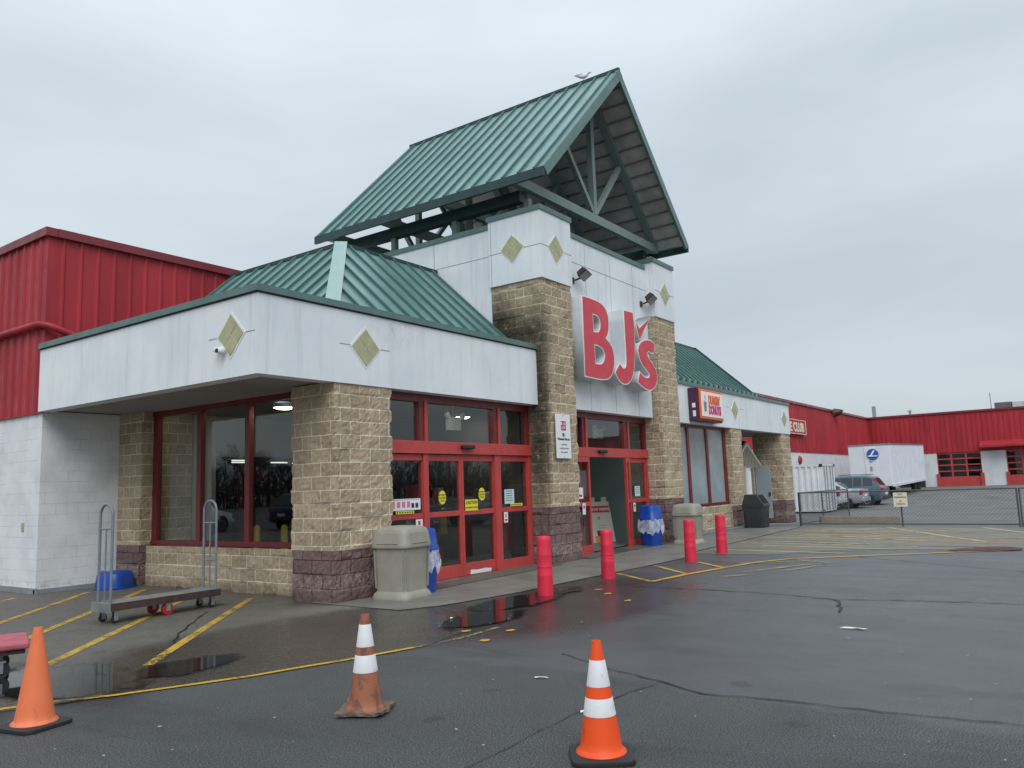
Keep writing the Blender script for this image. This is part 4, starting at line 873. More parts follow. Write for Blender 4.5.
# ---------------- white sign on the tower pillar
PS = wthing('wall_sign', (14.19, 8.89, 2.62), 'tall white sign with red monogram and small lettering on the tower pillar', 'sign')
MB().box(13.91, 14.47, 8.865, 8.885, 2.165, 3.085).build('board', M_PAPER, PS, bevel=.004)
lg = MB()
for a in ((14.1,14.26,2.92,2.94), (14.1,14.26,2.75,2.77), (14.1,14.12,2.77,2.86), (14.155,14.175,2.76,2.93), (14.20,14.22,2.76,2.94), (14.24,14.28,2.76,2.78), (14.26,14.28,2.76,2.94), (14.1,14.16,2.84,2.86), (14.22,14.28,2.84,2.86)): lg.box(a[0], a[1], 8.858, 8.8645, a[2], a[3])
lg.build('red_emblem', M_REDINK, PS)
for tx, sz, z in (("BJ's", .085, 2.63), ('Wholesale Club, Inc.', .066, 2.545)): text(tx, sz, M_INK, PS, (14.19,8.862,z), (1,0,0), (0,0,1), depth=.003, bold=.002, sx=.86)
sm = MB()
for z, L in ((2.44,.22), (2.36,.34), (2.28,.26)):
    x = 14.19-L/2
    while x < 14.19+L/2: w = random.uniform(.012,.03); sm.box(x, x+w, 8.861, 8.8645, z, z+random.uniform(.02,.035)); x += w+random.uniform(.006,.012)
sm.build('small_print', plain('grey_print', (.25,.25,.27), .6), PS); sm = MB(); sm.box(14.18,14.2,8.86,8.8645,3.05,3.07); sm.box(14.18,14.2,8.86,8.8645,2.18,2.2); sm.build('screw', M_GREYPAINT, PS)
# ---------------- red sign on the long wall
CL = wthing('wall_sign', (51, 15.45, 4.8), 'red board sign with white WHOLESALE CLUB lettering and white border on the long red wall', 'sign')
MB().box(40, 55.2, 15.32, 15.5, 4.42, 5.36).build('board', worn('red_sign_board', (.42,.03,.035), .5), CL)
MB().box(40, 55.2, 15.30, 15.318, 5.32, 5.36).box(40, 55.2, 15.30, 15.318, 4.42, 4.46).box(55.14, 55.2, 15.30, 15.318, 4.461, 5.319).build('border', M_WTRIM, CL)
text('WHOLESALE CLUB', .80, plain('cream_letters', (.75,.68,.55), .5), CL, (54.7,15.31,4.6), (1,0,0), (0,0,1), align='RIGHT', bold=.03, depth=.02, sx=1.18)
# ---------------- wall-mounted things
def flood(x, z, rz, lab):
    f = thing('flood_light', (x,9.15,z), lab, 'flood light')
    MB().box(-.05,.05,-.03,0,-.07,.07).build('wall_box', M_BRONZE, f); MB().tube([(0,-.02,0), (.05,-.1,.02), (.1,-.18,.06)], .022, 8).build('arm', M_BRONZE, f, smooth=True)
    h = MB(); R0 = Matrix.Rotation(R(-38), 3, 'X') @ Matrix.Rotation(R(12), 3, 'Z')
    vs = [(-.17,-.11,-.05), (.17,-.11,-.05), (.17,.11,-.05), (-.17,.11,-.05), (-.13,-.08,.07), (.13,-.08,.07), (.13,.08,.07), (-.13,.08,.07)]
    tv = [R0 @ (Vector(v)*1.15)+Vector((.12,-.24,.14)) for v in vs]
    h.add(tv, [(0,1,2,3), (7,6,5,4)]+[(i, (i+1) % 4, 4+(i+1) % 4, 4+i) for i in range(4)]); h.build('lamp_housing', M_BRONZE, f, bevel=.01)
    g = MB(); tv = [R0 @ (Vector(v)*1.15)+Vector((.12,-.24,.14)) for v in ((-.145,-.09,-.056), (.145,-.09,-.056), (.145,.09,-.056), (-.145,.09,-.056))]; g.add(tv, [(0,1,2,3)]); g.build('lens', plain('flood_lens', (.3,.3,.29), .15), f)
flood(15.3, 6.22, 0, 'dark flood light on an arm above the letter B of the store name'); flood(18.72, 6.25, 0, 'dark flood light on an arm above the check mark of the store name')
cm = thing('security_camera', (6.8,9.93,3.70), 'small white security camera below the diamond on the left fascia', 'camera')
MB().lathe([(.045,0), (.05,-.03), (.03,-.05)], 16, ax='x').build('mount', M_WTRIM, cm); MB().lathe([(0,-.15), (.035,-.14), (.05,-.10), (.05,-.05), (.03,-.03)], 16, (0,-.06,-.03), 'x').build('camera_head', M_WTRIM, cm, smooth=True)
MB().lathe([(0,-.165), (.028,-.155), (.03,-.14)], 14, (0,-.06,-.03), 'x').build('lens', M_BLACK, cm); MB().lathe([(0,-.12), (.035,-.11), (.045,-.06), (.03,-.03)], 16, (0,.06,.0), 'x').build('camera_head', M_WTRIM, cm, smooth=True)
sk = single(MB().box(-.02,0,-.045,.045,-.08,.08), 'wall_outlet', worn('tan_outlet_box', (.4,.36,.28), .5), (6.9,16.19,1.19), 'small tan outlet box on the white block wall', 'outlet', bevel=.006)
mb = MB().lathe([(0,-.14), (.2,-.13), (.28,-.06), (.3,0)], 20, ax='y'); single(mb, 'alarm_bell', M_RED, (54.1,15.58,2.75), 'round red alarm bell on the white part of the long wall', 'bell', smooth=True)
wl = thing('wall_light', (63.7,15.5,6.3), 'brown area light sticking out from the top of the long red wall', 'wall light'); MB().prism([(0,0), (-.5,.1), (-.6,.3), (-.15,.4), (0,.3)], 'x', -.5, .5).build('lamp_housing', worn('brown_housing', (.16,.12,.09), .6), wl, bevel=.03); MB().beam((0,0,-.2), (0,-.6,.05), .12).build('bracket', M_BRONZE, wl)
# seagull on the ridge
bd = thing('seagull', (16.98,9.55,11.88), 'white and grey gull standing on the ridge of the green gable', 'bird', rz=R(-54)); bd.scale = (.8,.8,.8)
def body(mb, pts, rad): return mb.tube(pts, rad, 12)
MB().tube([(-.25,0,.16), (-.17,0,.15), (-.08,0,.14), (.03,0,.15), (.1,0,.19), (.15,0,.25), (.19,0,.285), (.225,0,.285), (.245,0,.28)], [.012,.035,.062,.075,.062,.04,.042,.03,.01], 12).build('body', worn('white_feathers', (.68,.69,.7), .8), bd, smooth=True)
MB().tube([(-.3,0,.17), (-.2,0,.175), (-.05,0,.185), (.05,0,.185)], [.005,.035,.055,.03], 10).build('wing', worn('grey_feathers', (.27,.29,.31), .8), bd, smooth=True)
MB().tube([(.24,0,.282), (.285,0,.27)], [.011,.003], 6).build('beak', plain('yellow_beak', (.6,.4,.05), .5), bd)
for s in (-.025,.025): MB().tube([(.0,s,.09), (.0,s,0), (.03,s,0)], .006, 6).build('leg', plain('pink_leg', (.5,.3,.25), .6), bd)
# rooftop units
ru = thing('rooftop_unit', (85,5.9,6.42), 'dark louvred air unit on the far red roof', 'rooftop unit'); MB().box(0,2.2,-.65,.75,0,1.35).build('casing', worn('unit_dark', (.09,.09,.09), .7), ru); MB().box(-.1,2.3,-1.6,-.66,.3,1.3).build('hood', worn('unit_pale', (.4,.42,.42), .6), ru)
single(MB().tube([(0,0,0), (0,0,1.9)], .18, 12), 'roof_vent_pipe', worn('vent_grey', (.2,.22,.23), .6), (85,16.9,6.42), 'tall grey vent pipe above the corner of the far roof', 'vent pipe')
single(MB().tube([(0,0,0), (0,0,1.1)], .1, 10).lathe([(.1,1.1), (.25,1.15), (0,1.35)], 12), 'roof_vent_pipe', worn('vent_grey2', (.25,.26,.27), .6), (85,13.7,6.42), 'short capped vent on the far roof above the trailer', 'vent pipe')
single(MB().tube([(0,0,0), (0,0,2.4)], .04, 6), 'antenna', M_STEEL, (86,7.0,6.42), 'thin antenna mast beside the dark rooftop unit', 'antenna')
# ================================================================ traffic cones
def cone(loc, rz, lab, body, col2, base, top_r, bot_r, h, bands, group='traffic cones on the lot', bent=0, bm=None):
    c = thing('traffic_cone', loc, lab, 'traffic cone', rz, group)
    rad = lambda z: bot_r+(top_r-bot_r)*(z-.035)/(h-.035)
    MB().lathe([(.0,.0), (base,.0), (base+.003,.01), (base,.028), (bot_r+.035,.035)], 48, sq=7).build('base', body if bm is None else bm, c, smooth=True) if not bent else None
    if bent:
        b = MB(); n = 10; v = []; P = lambda i, j: ((i/n-.5)*2*base, (j/n-.5)*2*base)
        hz = lambda x, y: .012+.05*max(0, (x+y)/base-.9)+.02*noise.noise(Vector((x*9, y*9, 2)))
        for zt in (0, 1):
            for i in range(n+1):
                for j in range(n+1):
                    x, y = P(i, j); cut = 1-.12*(i in (0, n))*random.random(); v.append((x*cut, y*(1-.12*(j in (0, n))*random.random()), hz(x, y)+(.022 if zt else 0)))
        f = []; K2 = (n+1)**2
        for i in range(n):
            for j in range(n):
                a = i*(n+1)+j; f += [(a, a+n+1, a+n+2, a+1), (K2+a, K2+a+1, K2+a+n+2, K2+a+n+1)]
        for i in range(n):
            for a, b2 in ((i, i+1), (n*(n+1)+i, n*(n+1)+i+1), (i*(n+1), (i+1)*(n+1)), (i*(n+1)+n, (i+1)*(n+1)+n)): f.append((a, b2, K2+b2, K2+a))
        b.add(v, f); b.build('base', bm or body, c)
    pr = [(bot_r+.022,.03), (bot_r+.018,.042), (bot_r,.055)]+[(rad(.06+(h-.06)*k/14), .06+(h-.06)*k/14) for k in range(15)]
    pr += [(top_r-.006,h), (top_r-.008,h-.04)]
    cb = MB().lathe(pr, 40).build('cone_body', body, c, smooth=True)
    for z0, z1 in bands: MB().lathe([(rad(z0)+.0008,z0), (rad(z0)+.0022,z0+.002), (rad(z1)+.0022,z1-.002), (rad(z1)+.0008,z1)], 40).build('reflective_band', col2, cb, smooth=True)
    return c
def scuffed(name, col, scuff, amt, sc=9, rough=.5):
    M = Mat(name, col, rough); p = M.n('ShaderNodeTexCoord').outputs['Object']
    f = M.mr(M.noise(M.map(p, (1,1,.5)), sc, 6, .75, .6), amt, amt+.12)
    c = M.mix(M.math('MULTIPLY', f, .65), M.mix(M.noise(p, 5, 3), col, tuple(x*.82 for x in col)), scuff); M.color(c); M.rough(M.mix(f, rough, .75)); M.bump(M.noise(p, 12, 3), .15, .004); return M.m
M_BAND = scuffed('white_reflective_band', (.74,.74,.76), (.33,.32,.31), .56, 13)
M_CONE1 = scuffed('faded_orange_cone', (.86,.20,.075), (.45,.13,.06), .52, 6); M_CONE3 = scuffed('bright_orange_cone', (.92,.085,.006), (.40,.045,.012), .58, 8)
M_CONE2 = scuffed('grimy_brown_orange_cone', (.36,.125,.062), (.075,.05,.042), .47, 7, .65)
M_BASE2 = scuffed('dirty_cone_base', (.17,.11,.08), (.07,.06,.055), .5, 10, .8)
cone((2.87,6.42,0), R(12), 'plain faded orange cone with black base at the left edge of the lot', M_CONE1, M_BAND, .19, .03, .135, .70, [], bm=M_BLACK)
cone((4.33,4.52,0), R(30), 'grimy brown orange cone with two white bands and bent broken base', M_CONE2, M_BAND, .185, .032, .125, .70, [(.29,.413), (.47,.63)], bent=1, bm=M_BASE2)
cone((4.32,2.53,0), R(35), 'bright orange cone with two white bands and black base in front', M_CONE3, M_BAND, .185, .027, .13, .67, [(.246,.346), (.41,.56)], bm=M_BLACK)
# ================================================================ bollards
def bollard_root():
    b = thing('bollard', (10.07,6.72,0), 'red plastic sleeved bollard nearest the camera, in front of the closed doors', 'bollard', group='red bollards in front of the entrance')
    MB().lathe([(.125,-.02), (.127,.1), (.123,.3), (.1235,.305), (.122,.31), (.119,.6), (.1195,.605), (.118,.61), (.116,.80), (.114,.85), (.103,.868), (.04,.874), (0,.874)], 32).build('sleeve', M_BOLLARD, b, smooth=True)
    MB().lathe([(.1272,.42), (.128,.424), (.128,.43), (.1272,.434)], 32).build('ring', M_BOLLARD, b)
    return b
b0 = bollard_root(); b0.scale = (.92,.92,1)
for (x, y), z, lab in (((12.2,6.85), .017, 'second red bollard, standing before the tower pillar with the white sign'), ((15.14,6.62), .04, 'third red bollard, in front of the taupe trash can on the right'), ((16.85,6.64), .053, 'farthest red bollard, right of the taupe trash can')):
    b = dup(b0, (x,y,z), 0, lab)
    if lab[0] != 'x': b.scale = (.92,.92,.93)
# ================================================================ trash cans
def hooded_bin(loc, rz, lab, mat, w=.30, h=1.02, group=None, dark=False):
    """square litter bin with flared foot and domed hood with swing flaps"""
    t = thing('trash_can', loc, lab, 'trash can', rz, group)
    MB().lathe([(0,0), (w*1.13,0), (w*1.14,.03), (w*1.05,.08), (w*.96,.11), (w*.965,.3), (w*1.02,.68), (w*1.03,.70)], 48, sq=9).build('bin_body', mat, t, smooth=True)
    hd = MB().lathe([(w*.99,.69), (w*1.14,.695), (w*1.155,.715), (w*1.13,.75), (w*1.06,.88), (w*1.0,.935), (w*.88,.965), (w*.5,.985), (0,.99)], 48, sq=9).build('hood', mat, t, smooth=True)
    for ax in (0, 1, 2, 3):
        m = Matrix.Rotation(math.pi/2*ax, 3, 'Z'); f = MB()
        q = [(w*.66,w*1.125,.745), (-w*.66,w*1.125,.745), (-w*.60,w*1.05,.895), (w*.60,w*1.05,.895)]
        q = [m @ Vector(a) for a in q]; nn = m @ Vector((0,1,.35)).normalized()
        f.add([a+nn*.014 for a in q]+[a-nn*.04 for a in q], [(0,1,2,3)]+[(i, (i+1) % 4, 4+(i+1) % 4, 4+i) for i in range(4)]); f.build('swing_flap' if ax < 2 else 'hood_panel', M_BLACK if (dark and ax == 3) else mat, hd, bevel=.006)
    for sx in (-1, 1):
        for sy in (-1, 1):
            r = MB(); r.beam((sx*w*.83,sy*w*.965,.15), (sx*w*.88,sy*w*1.02,.67), .018, .018) ; r.beam((sx*w*.965,sy*w*.83,.15), (sx*w*1.02,sy*w*.88,.67), .018, .018); r.build('ridge_moulding', mat, t)
    return t
hooded_bin((9.07,8.66,.01), R(6), 'large taupe trash can with domed hood beside the left stone pillar', M_TAUPE, .305, 1.02).scale = (1,1,1.09)
hooded_bin((19.0,8.33,.07), R(4), 'taupe trash can with domed hood between the tower pillar and the frosted window', M_TAUPE, .29)
# black bin: angular hood with an open slot
bb = thing('trash_can', (24.7,8.55,.115), 'black square trash can with sloped open hood by the right wing pillar', 'trash can', R(3))
MB().lathe([(0,0), (.29,0), (.30,.02), (.33,.62), (.35,.63), (.35,.67)], 40, sq=12).build('bin_body', M_CHARCOAL, bb, smooth=True)
hd = MB(); hd.prism([(-.35,.67), (.35,.67), (.33,.72), (.24,1.02), (-.14,1.02), (-.33,.72)], 'x', -.34, .34); hd = hd.build('hood', M_CHARCOAL, bb, bevel=.015)
op = MB(); op.add([(-.26,-.325,.75), (.26,-.325,.75), (.26,-.165,.995), (-.26,-.165,.995)], [(0,1,2,3)]); op.build('opening', plain('bin_opening', (.004,.004,.004), 1), hd)
op.v = [(a, b, c) for a, b, c in op.v]
o2 = MB(); o2.add([(-.343,-.2,.74), (-.343,.2,.74), (-.343,.15,.95), (-.343,-.1,.95)], [(0,1,2,3)]); o2.build('flap_panel', M_CHARCOAL, hd)
# ================================================================ blue bins with bags
def blue_bin(loc, rz, lab, bagged=True):
    t = thing('blue_bin', loc, lab, 'bin', rz, 'blue bins beside the entrance doors')
    MB().lathe([(0,0), (.20,0), (.205,.02), (.245,.62), (.262,.63), (.262,.66)], 40, sq=4).build('bin_body', M_BLUE, t, smooth=True)
    MB().lathe([(.262,.655), (.27,.66), (.268,.70), (.245,.73), (.235,.90), (.215,.975), (.15,1.0), (0,1.005)], 40, sq=3.2).build('domed_lid', M_BLUE, t, smooth=True)
    if bagged:
        b = MB(); v = []; n = 64; lv = 9
        for j in range(lv):
            for k in range(n):
                a = 6.2832*k/n; z = .67-.33*j/(lv-1)+.02*noise.noise(Vector((math.cos(a)*3, math.sin(a)*3, 8)))*j; r = .272+.03*j/(lv-1)+.022*noise.noise(Vector((math.cos(a)*4, math.sin(a)*4, z*7)))+.006*noise.noise(Vector((math.cos(a)*13, math.sin(a)*13, z*5)))
                x, y = math.cos(a), math.sin(a); m_ = (abs(x)**4+abs(y)**4)**(-.25); v.append((x*m_*r*.96, y*m_*r*.96, z))
        b.add(v, [(j*n+k, j*n+(k+1) % n, (j+1)*n+(k+1) % n, (j+1)*n+k) for j in range(lv-1) for k in range(n)]); b.build('plastic_bag', M_BAG, t, smooth=True)
    return t
mb_ = Mat('clear_plastic_bag', (.75,.8,.9), .25, spec=.6); _t = mb_.n('ShaderNodeBsdfTransparent'); _x = mb_.n('ShaderNodeMixShader')
mb_.l(mb_.mr(mb_.noise(mb_.pos(), 9, 3, .5), .35, .7, .35, .7), _x.inputs[0]); mb_.l(_t.outputs[0], _x.inputs[1]); mb_.l(mb_.b.outputs[0], _x.inputs[2]); mb_.l(_x.outputs[0], mb_.out.inputs['Surface']); M_BAG = mb_.m
bb1 = blue_bin((9.62,8.78,.012), R(10), 'blue bin with crumpled plastic bag half hidden behind the large taupe trash can')
ar = MB().box(.12,.17,-.262,-.258,.42,.46).box(.13,.2,-.262,-.258,.40,.42).box(.18,.2,-.262,-.258,.42,.5); ar.build('white_emblem', M_PAPER, bb1)
blue_bin((18.2,8.95,.06), R(-8), 'blue domed bin with clear plastic bag beside the open doorway')
# upturned blue tub
single(MB().lathe([(.30,0), (.31,.015), (.29,.03), (.285,.1), (.262,.25), (.24,.29), (.2,.31), (0,.315)], 40, sq=3.5), 'blue_tub', M_BLUE, (8.0,14.95,.005), 'blue plastic tub upside down on the ground by the white block wall', 'tub', smooth=True, rz=R(20))
# ================================================================ stocking cart
ct = thing('platform_cart', (6.47,10.86,.004), 'long narrow grey stocking cart with tall tube handles and red middle wheels', 'cart', R(2))
M_DECKW = worn('worn_grey_deck', (.20,.20,.205), .55, .0, .3, 4); M_RUST = worn('rusty_brown_edge', (.055,.032,.026), .7, var=.3, sc=9)
MB().box(-.84,.84,-.205,.205,.245,.265).build('deck_top', M_DECKW, ct)
MB().box(-.84,.84,-.225,-.207,.165,.262).box(-.84,.84,.207,.225,.165,.262).box(-.84,.84,-.205,.205,.19,.243).build('deck_frame', M_RUST, ct)
MB().box(-.865,-.842,-.225,.225,.145,.272).box(.842,.86,-.225,.225,.17,.272).build('end_plate', M_DECKW, ct, bevel=.004)
def hoop(x, h):
    P = [(x,-.15,.17), (x,-.15,h-.15)]+[(x,-.15*math.cos(math.pi*k/12),h-.15+.15*math.sin(math.pi*k/12)) for k in range(1,12)]+[(x,.15,h-.15), (x,.15,.17)]
    o = MB().tube(P, .018, 12).build('handle', M_GREYPAINT, ct, smooth=True)
    MB().tube([(x,-.15,h-.33), (x,.15,h-.33)], .012, 8).tube([(x,-.15,.68), (x,.15,.68)], .012, 8).build('crossbar', M_GREYPAINT, o); MB().tube([(x,0,.2), (x,0,h-.33)], .011, 8).build('middle_rod', M_GREYPAINT, o)
hoop(-.81, 1.56); hoop(.80, 1.56)
def wheel(par, x, y, r, w, red=False, name='caster'):
    k = MB().box(x-.03, x+.03, y-w/2-.012, y-w/2-.004, r*.7, .165).box(x-.03, x+.03, y+w/2+.004, y+w/2+.012, r*.7, .165).box(x-.05, x+.05, y-.04, y+.04, .155, .17).build(name, M_STEEL, par)
    ty = MB().lathe([(r*.72,-w/2), (r*.93,-w/2), (r,-w*.3), (r,w*.3), (r*.93,w/2), (r*.72,w/2)], 28, (x,y,r), 'y').build('tyre', plain('red_wheel_rubber', (.42,.02,.02), .5) if red else M_BLACK, k, smooth=True)
    MB().lathe([(0,-w*.42), (r*.25,-w*.45), (r*.3,-w*.25), (r*.6,-w*.25), (r*.73,-w*.5), (r*.73,w*.5), (r*.6,w*.25), (0,w*.42)], 28, (x,y,r), 'y').build('hub', M_STEEL, k, smooth=True)
for x in (-.74,.74):
    for y in (-.15,.15): wheel(ct, x, y, .055, .035)
for y in (-.17,.17): wheel(ct, .0, y, .085, .05, True, 'centre_wheel')
# pink flatbed cart at the left edge
pc = thing('flatbed_cart', (3.32,8.72,.0), 'faded red flatbed cart cut off by the left edge of the photograph', 'cart', R(-22))
MB().box(-.75,.45,-.38,.38,.27,.325).build('deck', worn('faded_red_deck', (.42,.09,.12), .6, var=.2, sc=5), pc, bevel=.015); MB().box(-.72,.42,-.34,.34,.225,.268).build('deck_frame', M_RUST, pc)
for x, y in ((.22,-.27), (.22,.27), (-.62,-.27), (-.62,.27)): wheel(pc, x, y, .085, .04)
# ================================================================ A-frame in the doorway
af = thing('a_frame_sign', (18.75,10.75,.07), 'white folding NOW HIRING sign with red band inside the open doorway', 'sign', R(-32))
def leafp(sg):
    a, b = (-.34,sg*.26), (.34,sg*.26); top = sg*.03; v = [(-.34,sg*.28,.0), (.34,sg*.28,.0), (.30,top,1.08), (-.30,top,1.08)]
    return MB().add(v+[(x, y+sg*.03, z) for x, y, z in v], [(0,1,2,3), (7,6,5,4)]+[(i, (i+1) % 4, 4+(i+1) % 4, 4+i) for i in range(4)])
M_AF = worn('off_white_plastic', (.58,.57,.52), .5, var=.08)
leafp(-1).build('front_panel', M_AF, af); leafp(1).build('back_panel', M_AF, af); MB().box(-.25,-.1,-.03,.03,1.08,1.2).box(.1,.25,-.03,.03,1.08,1.2).build('top_grip', M_AF, af)
U = Vector((0,.25,1.08)).normalized(); nrm = Vector((0,-1.08,.25)).normalized()
def afp(u, z, o): return Vector((0,-.31,0))+Vector((u,0,0))+Vector((0,.25*z/1.08,z))+nrm*o
def afrect(u0, u1, z0, z1, mat, nm, o=.006): MB().add([afp(u0,z0,o), afp(u1,z0,o), afp(u1,z1,o), afp(u0,z1,o)], [(0,1,2,3)]).build(nm, mat, af)
afrect(-.29,.29,.80,.97, M_REDINK, 'red_band'); text('NOW HIRING', .098, M_PAPER, af, afp(0,.85,.01), (1,0,0), U, depth=.002, bold=.002, sx=.95)
afrect(-.10,-.03,.62,.70, plain('tan_print', (.45,.25,.2), .6), 'printed_emblem'); afrect(-.13,.15,.46,.475, plain('tan_print2', (.4,.35,.3), .6), 'printed_line'); afrect(-.2,.05,.40,.415, plain('tan_print3', (.4,.35,.3), .6), 'printed_line')
afrect(-.24,-.02,.05,.2, plain('ochre_print', (.55,.28,.03), .6), 'printed_picture'); afrect(-.17,-.09,.2,.34, plain('dark_print', (.08,.04,.03), .6), 'printed_picture'); afrect(.06,.15,.18,.27, plain('dark_print2', (.12,.07,.05), .6), 'printed_picture')
# ================================================================ storage shed under the right canopy
sh = wthing('garden_shed', (28.3,10.0,.1), 'beige gabled display shed with open grey door under the right canopy', 'shed')
M_SHED = worn('beige_shed_siding', (.42,.36,.27), .6, var=.1, sc=3)
mb = MB(); mb.prism([(27.0,.1), (27.0,2.04), (28.37,2.83), (29.65,2.1), (29.65,2.04), (28.95,2.04), (28.95,2.0), (28.1,2.0), (28.1,.1)], 'y', 10.0, 10.08); g = mb.build('front_wall', M_SHED, sh)
for k in range(17):
    h_ = .72-abs(27.1+k*.15-28.37)*.56
    if h_ > .04: MB().box(27.1+k*.15, 27.11+k*.15, 9.99, 9.998, 2.06, 2.06+h_).build('board_groove', M_BRONZE, g)
MB().beam((28.37,10.02,2.88), (29.8,10.02,2.06), .08, .08, (0,1,0)).beam((28.37,10.02,2.88), (26.9,10.02,2.04), .08, .08, (0,1,0)).build('gable_trim', M_WTRIM, sh)
MB().beam((28.37,10.8,2.96), (29.9,10.8,2.09), 1.5, .05, (0,0,1)).build('roof', M_BLACK, sh)
MB().box(28.04, 28.2, 9.97, 10.0, .1, 2.0).build('door_frame', M_WTRIM, sh); MB().box(28.8, 28.94, 9.97, 10.06, .1, 2.04).build('door_frame', M_SHED, sh); MB().box(28.0, 29.7, 10.9, 10.95, .1, 2.5).build('back_wall', M_INDARK, sh)
dr = MB(); dr.prism([(29.0,9.98), (30.2,9.62), (30.21,9.66), (29.01,10.02)], 'z', .2, 2.04) if False else dr.box(28.95, 28.99, 9.42, 9.95, .2, 2.04); dr.build('door', worn('grey_shed_door', (.30,.35,.40), .5, var=.08), sh)
MB().box(28.9, 28.948, 9.44, 9.5, 1.0, 1.12).build('handle', M_BLACK, sh)
single(MB().box(-2.6,2.1,-.32,.0,0,.07), 'entrance_mat', worn('blue_grey_mat', (.14,.17,.2), .8), (23.0,9.2,.09), 'long blue grey mat on the ground under the frosted window', 'mat', bevel=.01)
# litter
def scrap(pts, loc, mat, lab, cat='litter', name='paper_scrap', rz=0):
    mb = MB(); n = len(pts); v = [(x, y, .012+.02*abs(noise.noise(Vector((x*20, y*20, 3))))) for x, y in pts]; mb.add(v+[(x, y, z-.003) for x, y, z in v], [tuple(range(n)), tuple(range(2*n-1, n-1, -1))]+[(i, (i+1) % n, n+(i+1) % n, n+i) for i in range(n)])
    return single(mb, name, mat, loc, lab, cat, rz=rz)
scrap([(-.02,.14), (.02,.1), (.015,.03), (.05,-.02), (.02,-.13), (-.02,-.1), (0,-.03), (-.03,.02)], (9.1,2.2,.0), plain('cream_paper', (.68,.68,.5), .7), 'crumpled cream paper scrap lying on the wet asphalt at the right')
scrap([(-.06,0), (-.02,.015), (.01,.0), (.06,-.015), (.055,-.03), (0,-.02), (-.05,-.018)], (5.79,3.94,.0), M_PAPER, 'thin white twig of litter left of the front cone', rz=R(-60))
scrap([(-.03,0), (0,.02), (.03,0), (0,-.02)], (7.78,6.6,.017), M_PAPER, 'small white wrapper at the edge of the puddle'); scrap([(-.02,0), (0,.015), (.03,0), (0,-.015)], (5.05,3.1,.0), M_PAPER, 'tiny white scrap on the dark asphalt in front of the front cone')
# ================================================================ chain link gate
M_FENCE = worn('grey_fence_pipe', (.10,.105,.115), .5, .3, .15, 5); M_WIRE = plain('fence_wire', (.06,.065,.07), .5, .3)
def mesh_panel(o, d, L, z0, z1, parent, cell=.10, w=.004):
    """diamond wire between z0 and z1 along direction d"""
    d = Vector(d).normalized(); o = Vector(o); H = z1-z0; mb = MB(); n = int((L+H)/cell)
    for k in range(n):
        s = k*cell
        for sg in (1, -1):
            a = s-H if sg > 0 else s; b = s if sg > 0 else s-H; zA, zB = z0, z1
            def cl(t): return max(0, min(L, t))
            if abs(b-a) < 1e-6: continue
            ta, tb = (cl(a)-a)/(b-a), (cl(b)-a)/(b-a)
            if abs(tb-ta) < .02: continue
            p = o+d*cl(a)+Vector((0,0,z0+H*ta)); q = o+d*cl(b)+Vector((0,0,z0+H*tb)); mb.beam(p, q, w, w)
    mb.build('chain_link', M_WIRE, parent)
def gate(loc, ang, L, h, posts, lab, z0=.09, cat='gate', name='chain_link_gate'):
    g = thing(name, loc, lab, cat, ang); r = .02
    MB().tube([(0,0,h), (L,0,h)], r, 8).build('top_rail', M_FENCE, g); MB().tube([(0,0,z0), (L,0,z0)], r, 8).build('bottom_rail', M_FENCE, g)
    for x in posts: MB().tube([(x,0,0), (x,0,h+.01)], r*1.15, 8).build('post', M_FENCE, g)
    mesh_panel((0,0,0), (1,0,0), L, z0+.02, h-.02, g); return g
gate((25.48,7.43,.1), R(-94), 5.78, 1.03, (0,2.9,5.76), 'long closed chain link gate across the back lot')
gate((25.5,7.48,.1), R(-4.3), 4.75, 1.03, (0.02,2.1,4.72), 'chain link gate leaf swung open towards the white container')
gate((25.05,1.62,.1), R(-92), 8, 1.03, (0,2.6,5.2,8), 'chain link fence at the right edge of the photograph', cat='fence', name='chain_link_fence')
fs = thing('gate_sign', (25.20,4.53,.7), 'small cream notice hung on the middle post of the closed gate', 'sign', R(-90)); MB().box(-.18,.18,-.02,0,-.02,.38).build('board', plain('cream_board', (.74,.69,.55), .6), fs)
for tx, sz, z in (('NO', .07, .31), ('TRESPASSING', .055, .23), ('NO', .05, .12), ('PARKING', .055, .04)): text(tx, sz, plain('brown_ink', (.1,.07,.05), .7), fs, (0,-.023,z), (1,0,0), (0,0,1), depth=.002, bold=.001)
single(MB().prism([(-.22,0), (.22,0), (.12,.3), (-.12,.3)], 'y', -1.3, 1.1), 'concrete_barrier', worn('brown_concrete', (.22,.19,.15), .85), (27.4,6.3,.02), 'low brown concrete barrier behind the closed gate', 'barrier', bevel=.02, rz=R(-6))
# ================================================================ shipping container
cn = wthing('shipping_container', (40.6,13.4,-.1), 'white corrugated shipping container with door end facing the lot', 'container')
x0, x1, y0, y1, zb, zt = 39.45, 41.7, 10.4, 16.0, -.02, 2.2
mb = MB(); ribwall(mb, (x0,15.5), (x0,y0+.1), zb+.1, zt-.1, .28, .05, .12); mb.build('corrugated_side', M_WHITEPAINT, cn)
MB().box(x0+.02, x1, y0+.06, 15.5, zb+.05, zt-.03).build('box_body', M_WHITEPAINT, cn)
fr = MB()
for x in (x0-.03, x1-.09): fr.box(x, x+.12, y0-.02, y0+.1, zb, zt)
fr.box(x0-.03, x1+.03, y0-.02, y0+.1, zt-.1, zt); fr.box(x0-.03, x1+.03, y0-.02, y0+.1, zb, zb+.1); fr.box(x0-.05, x0+.05, y0, 15.5, zt-.1, zt); fr.box(x0-.05, x0+.05, y0, 15.5, zb, zb+.1); fr.build('corner_frame', M_WHITEPAINT, cn)
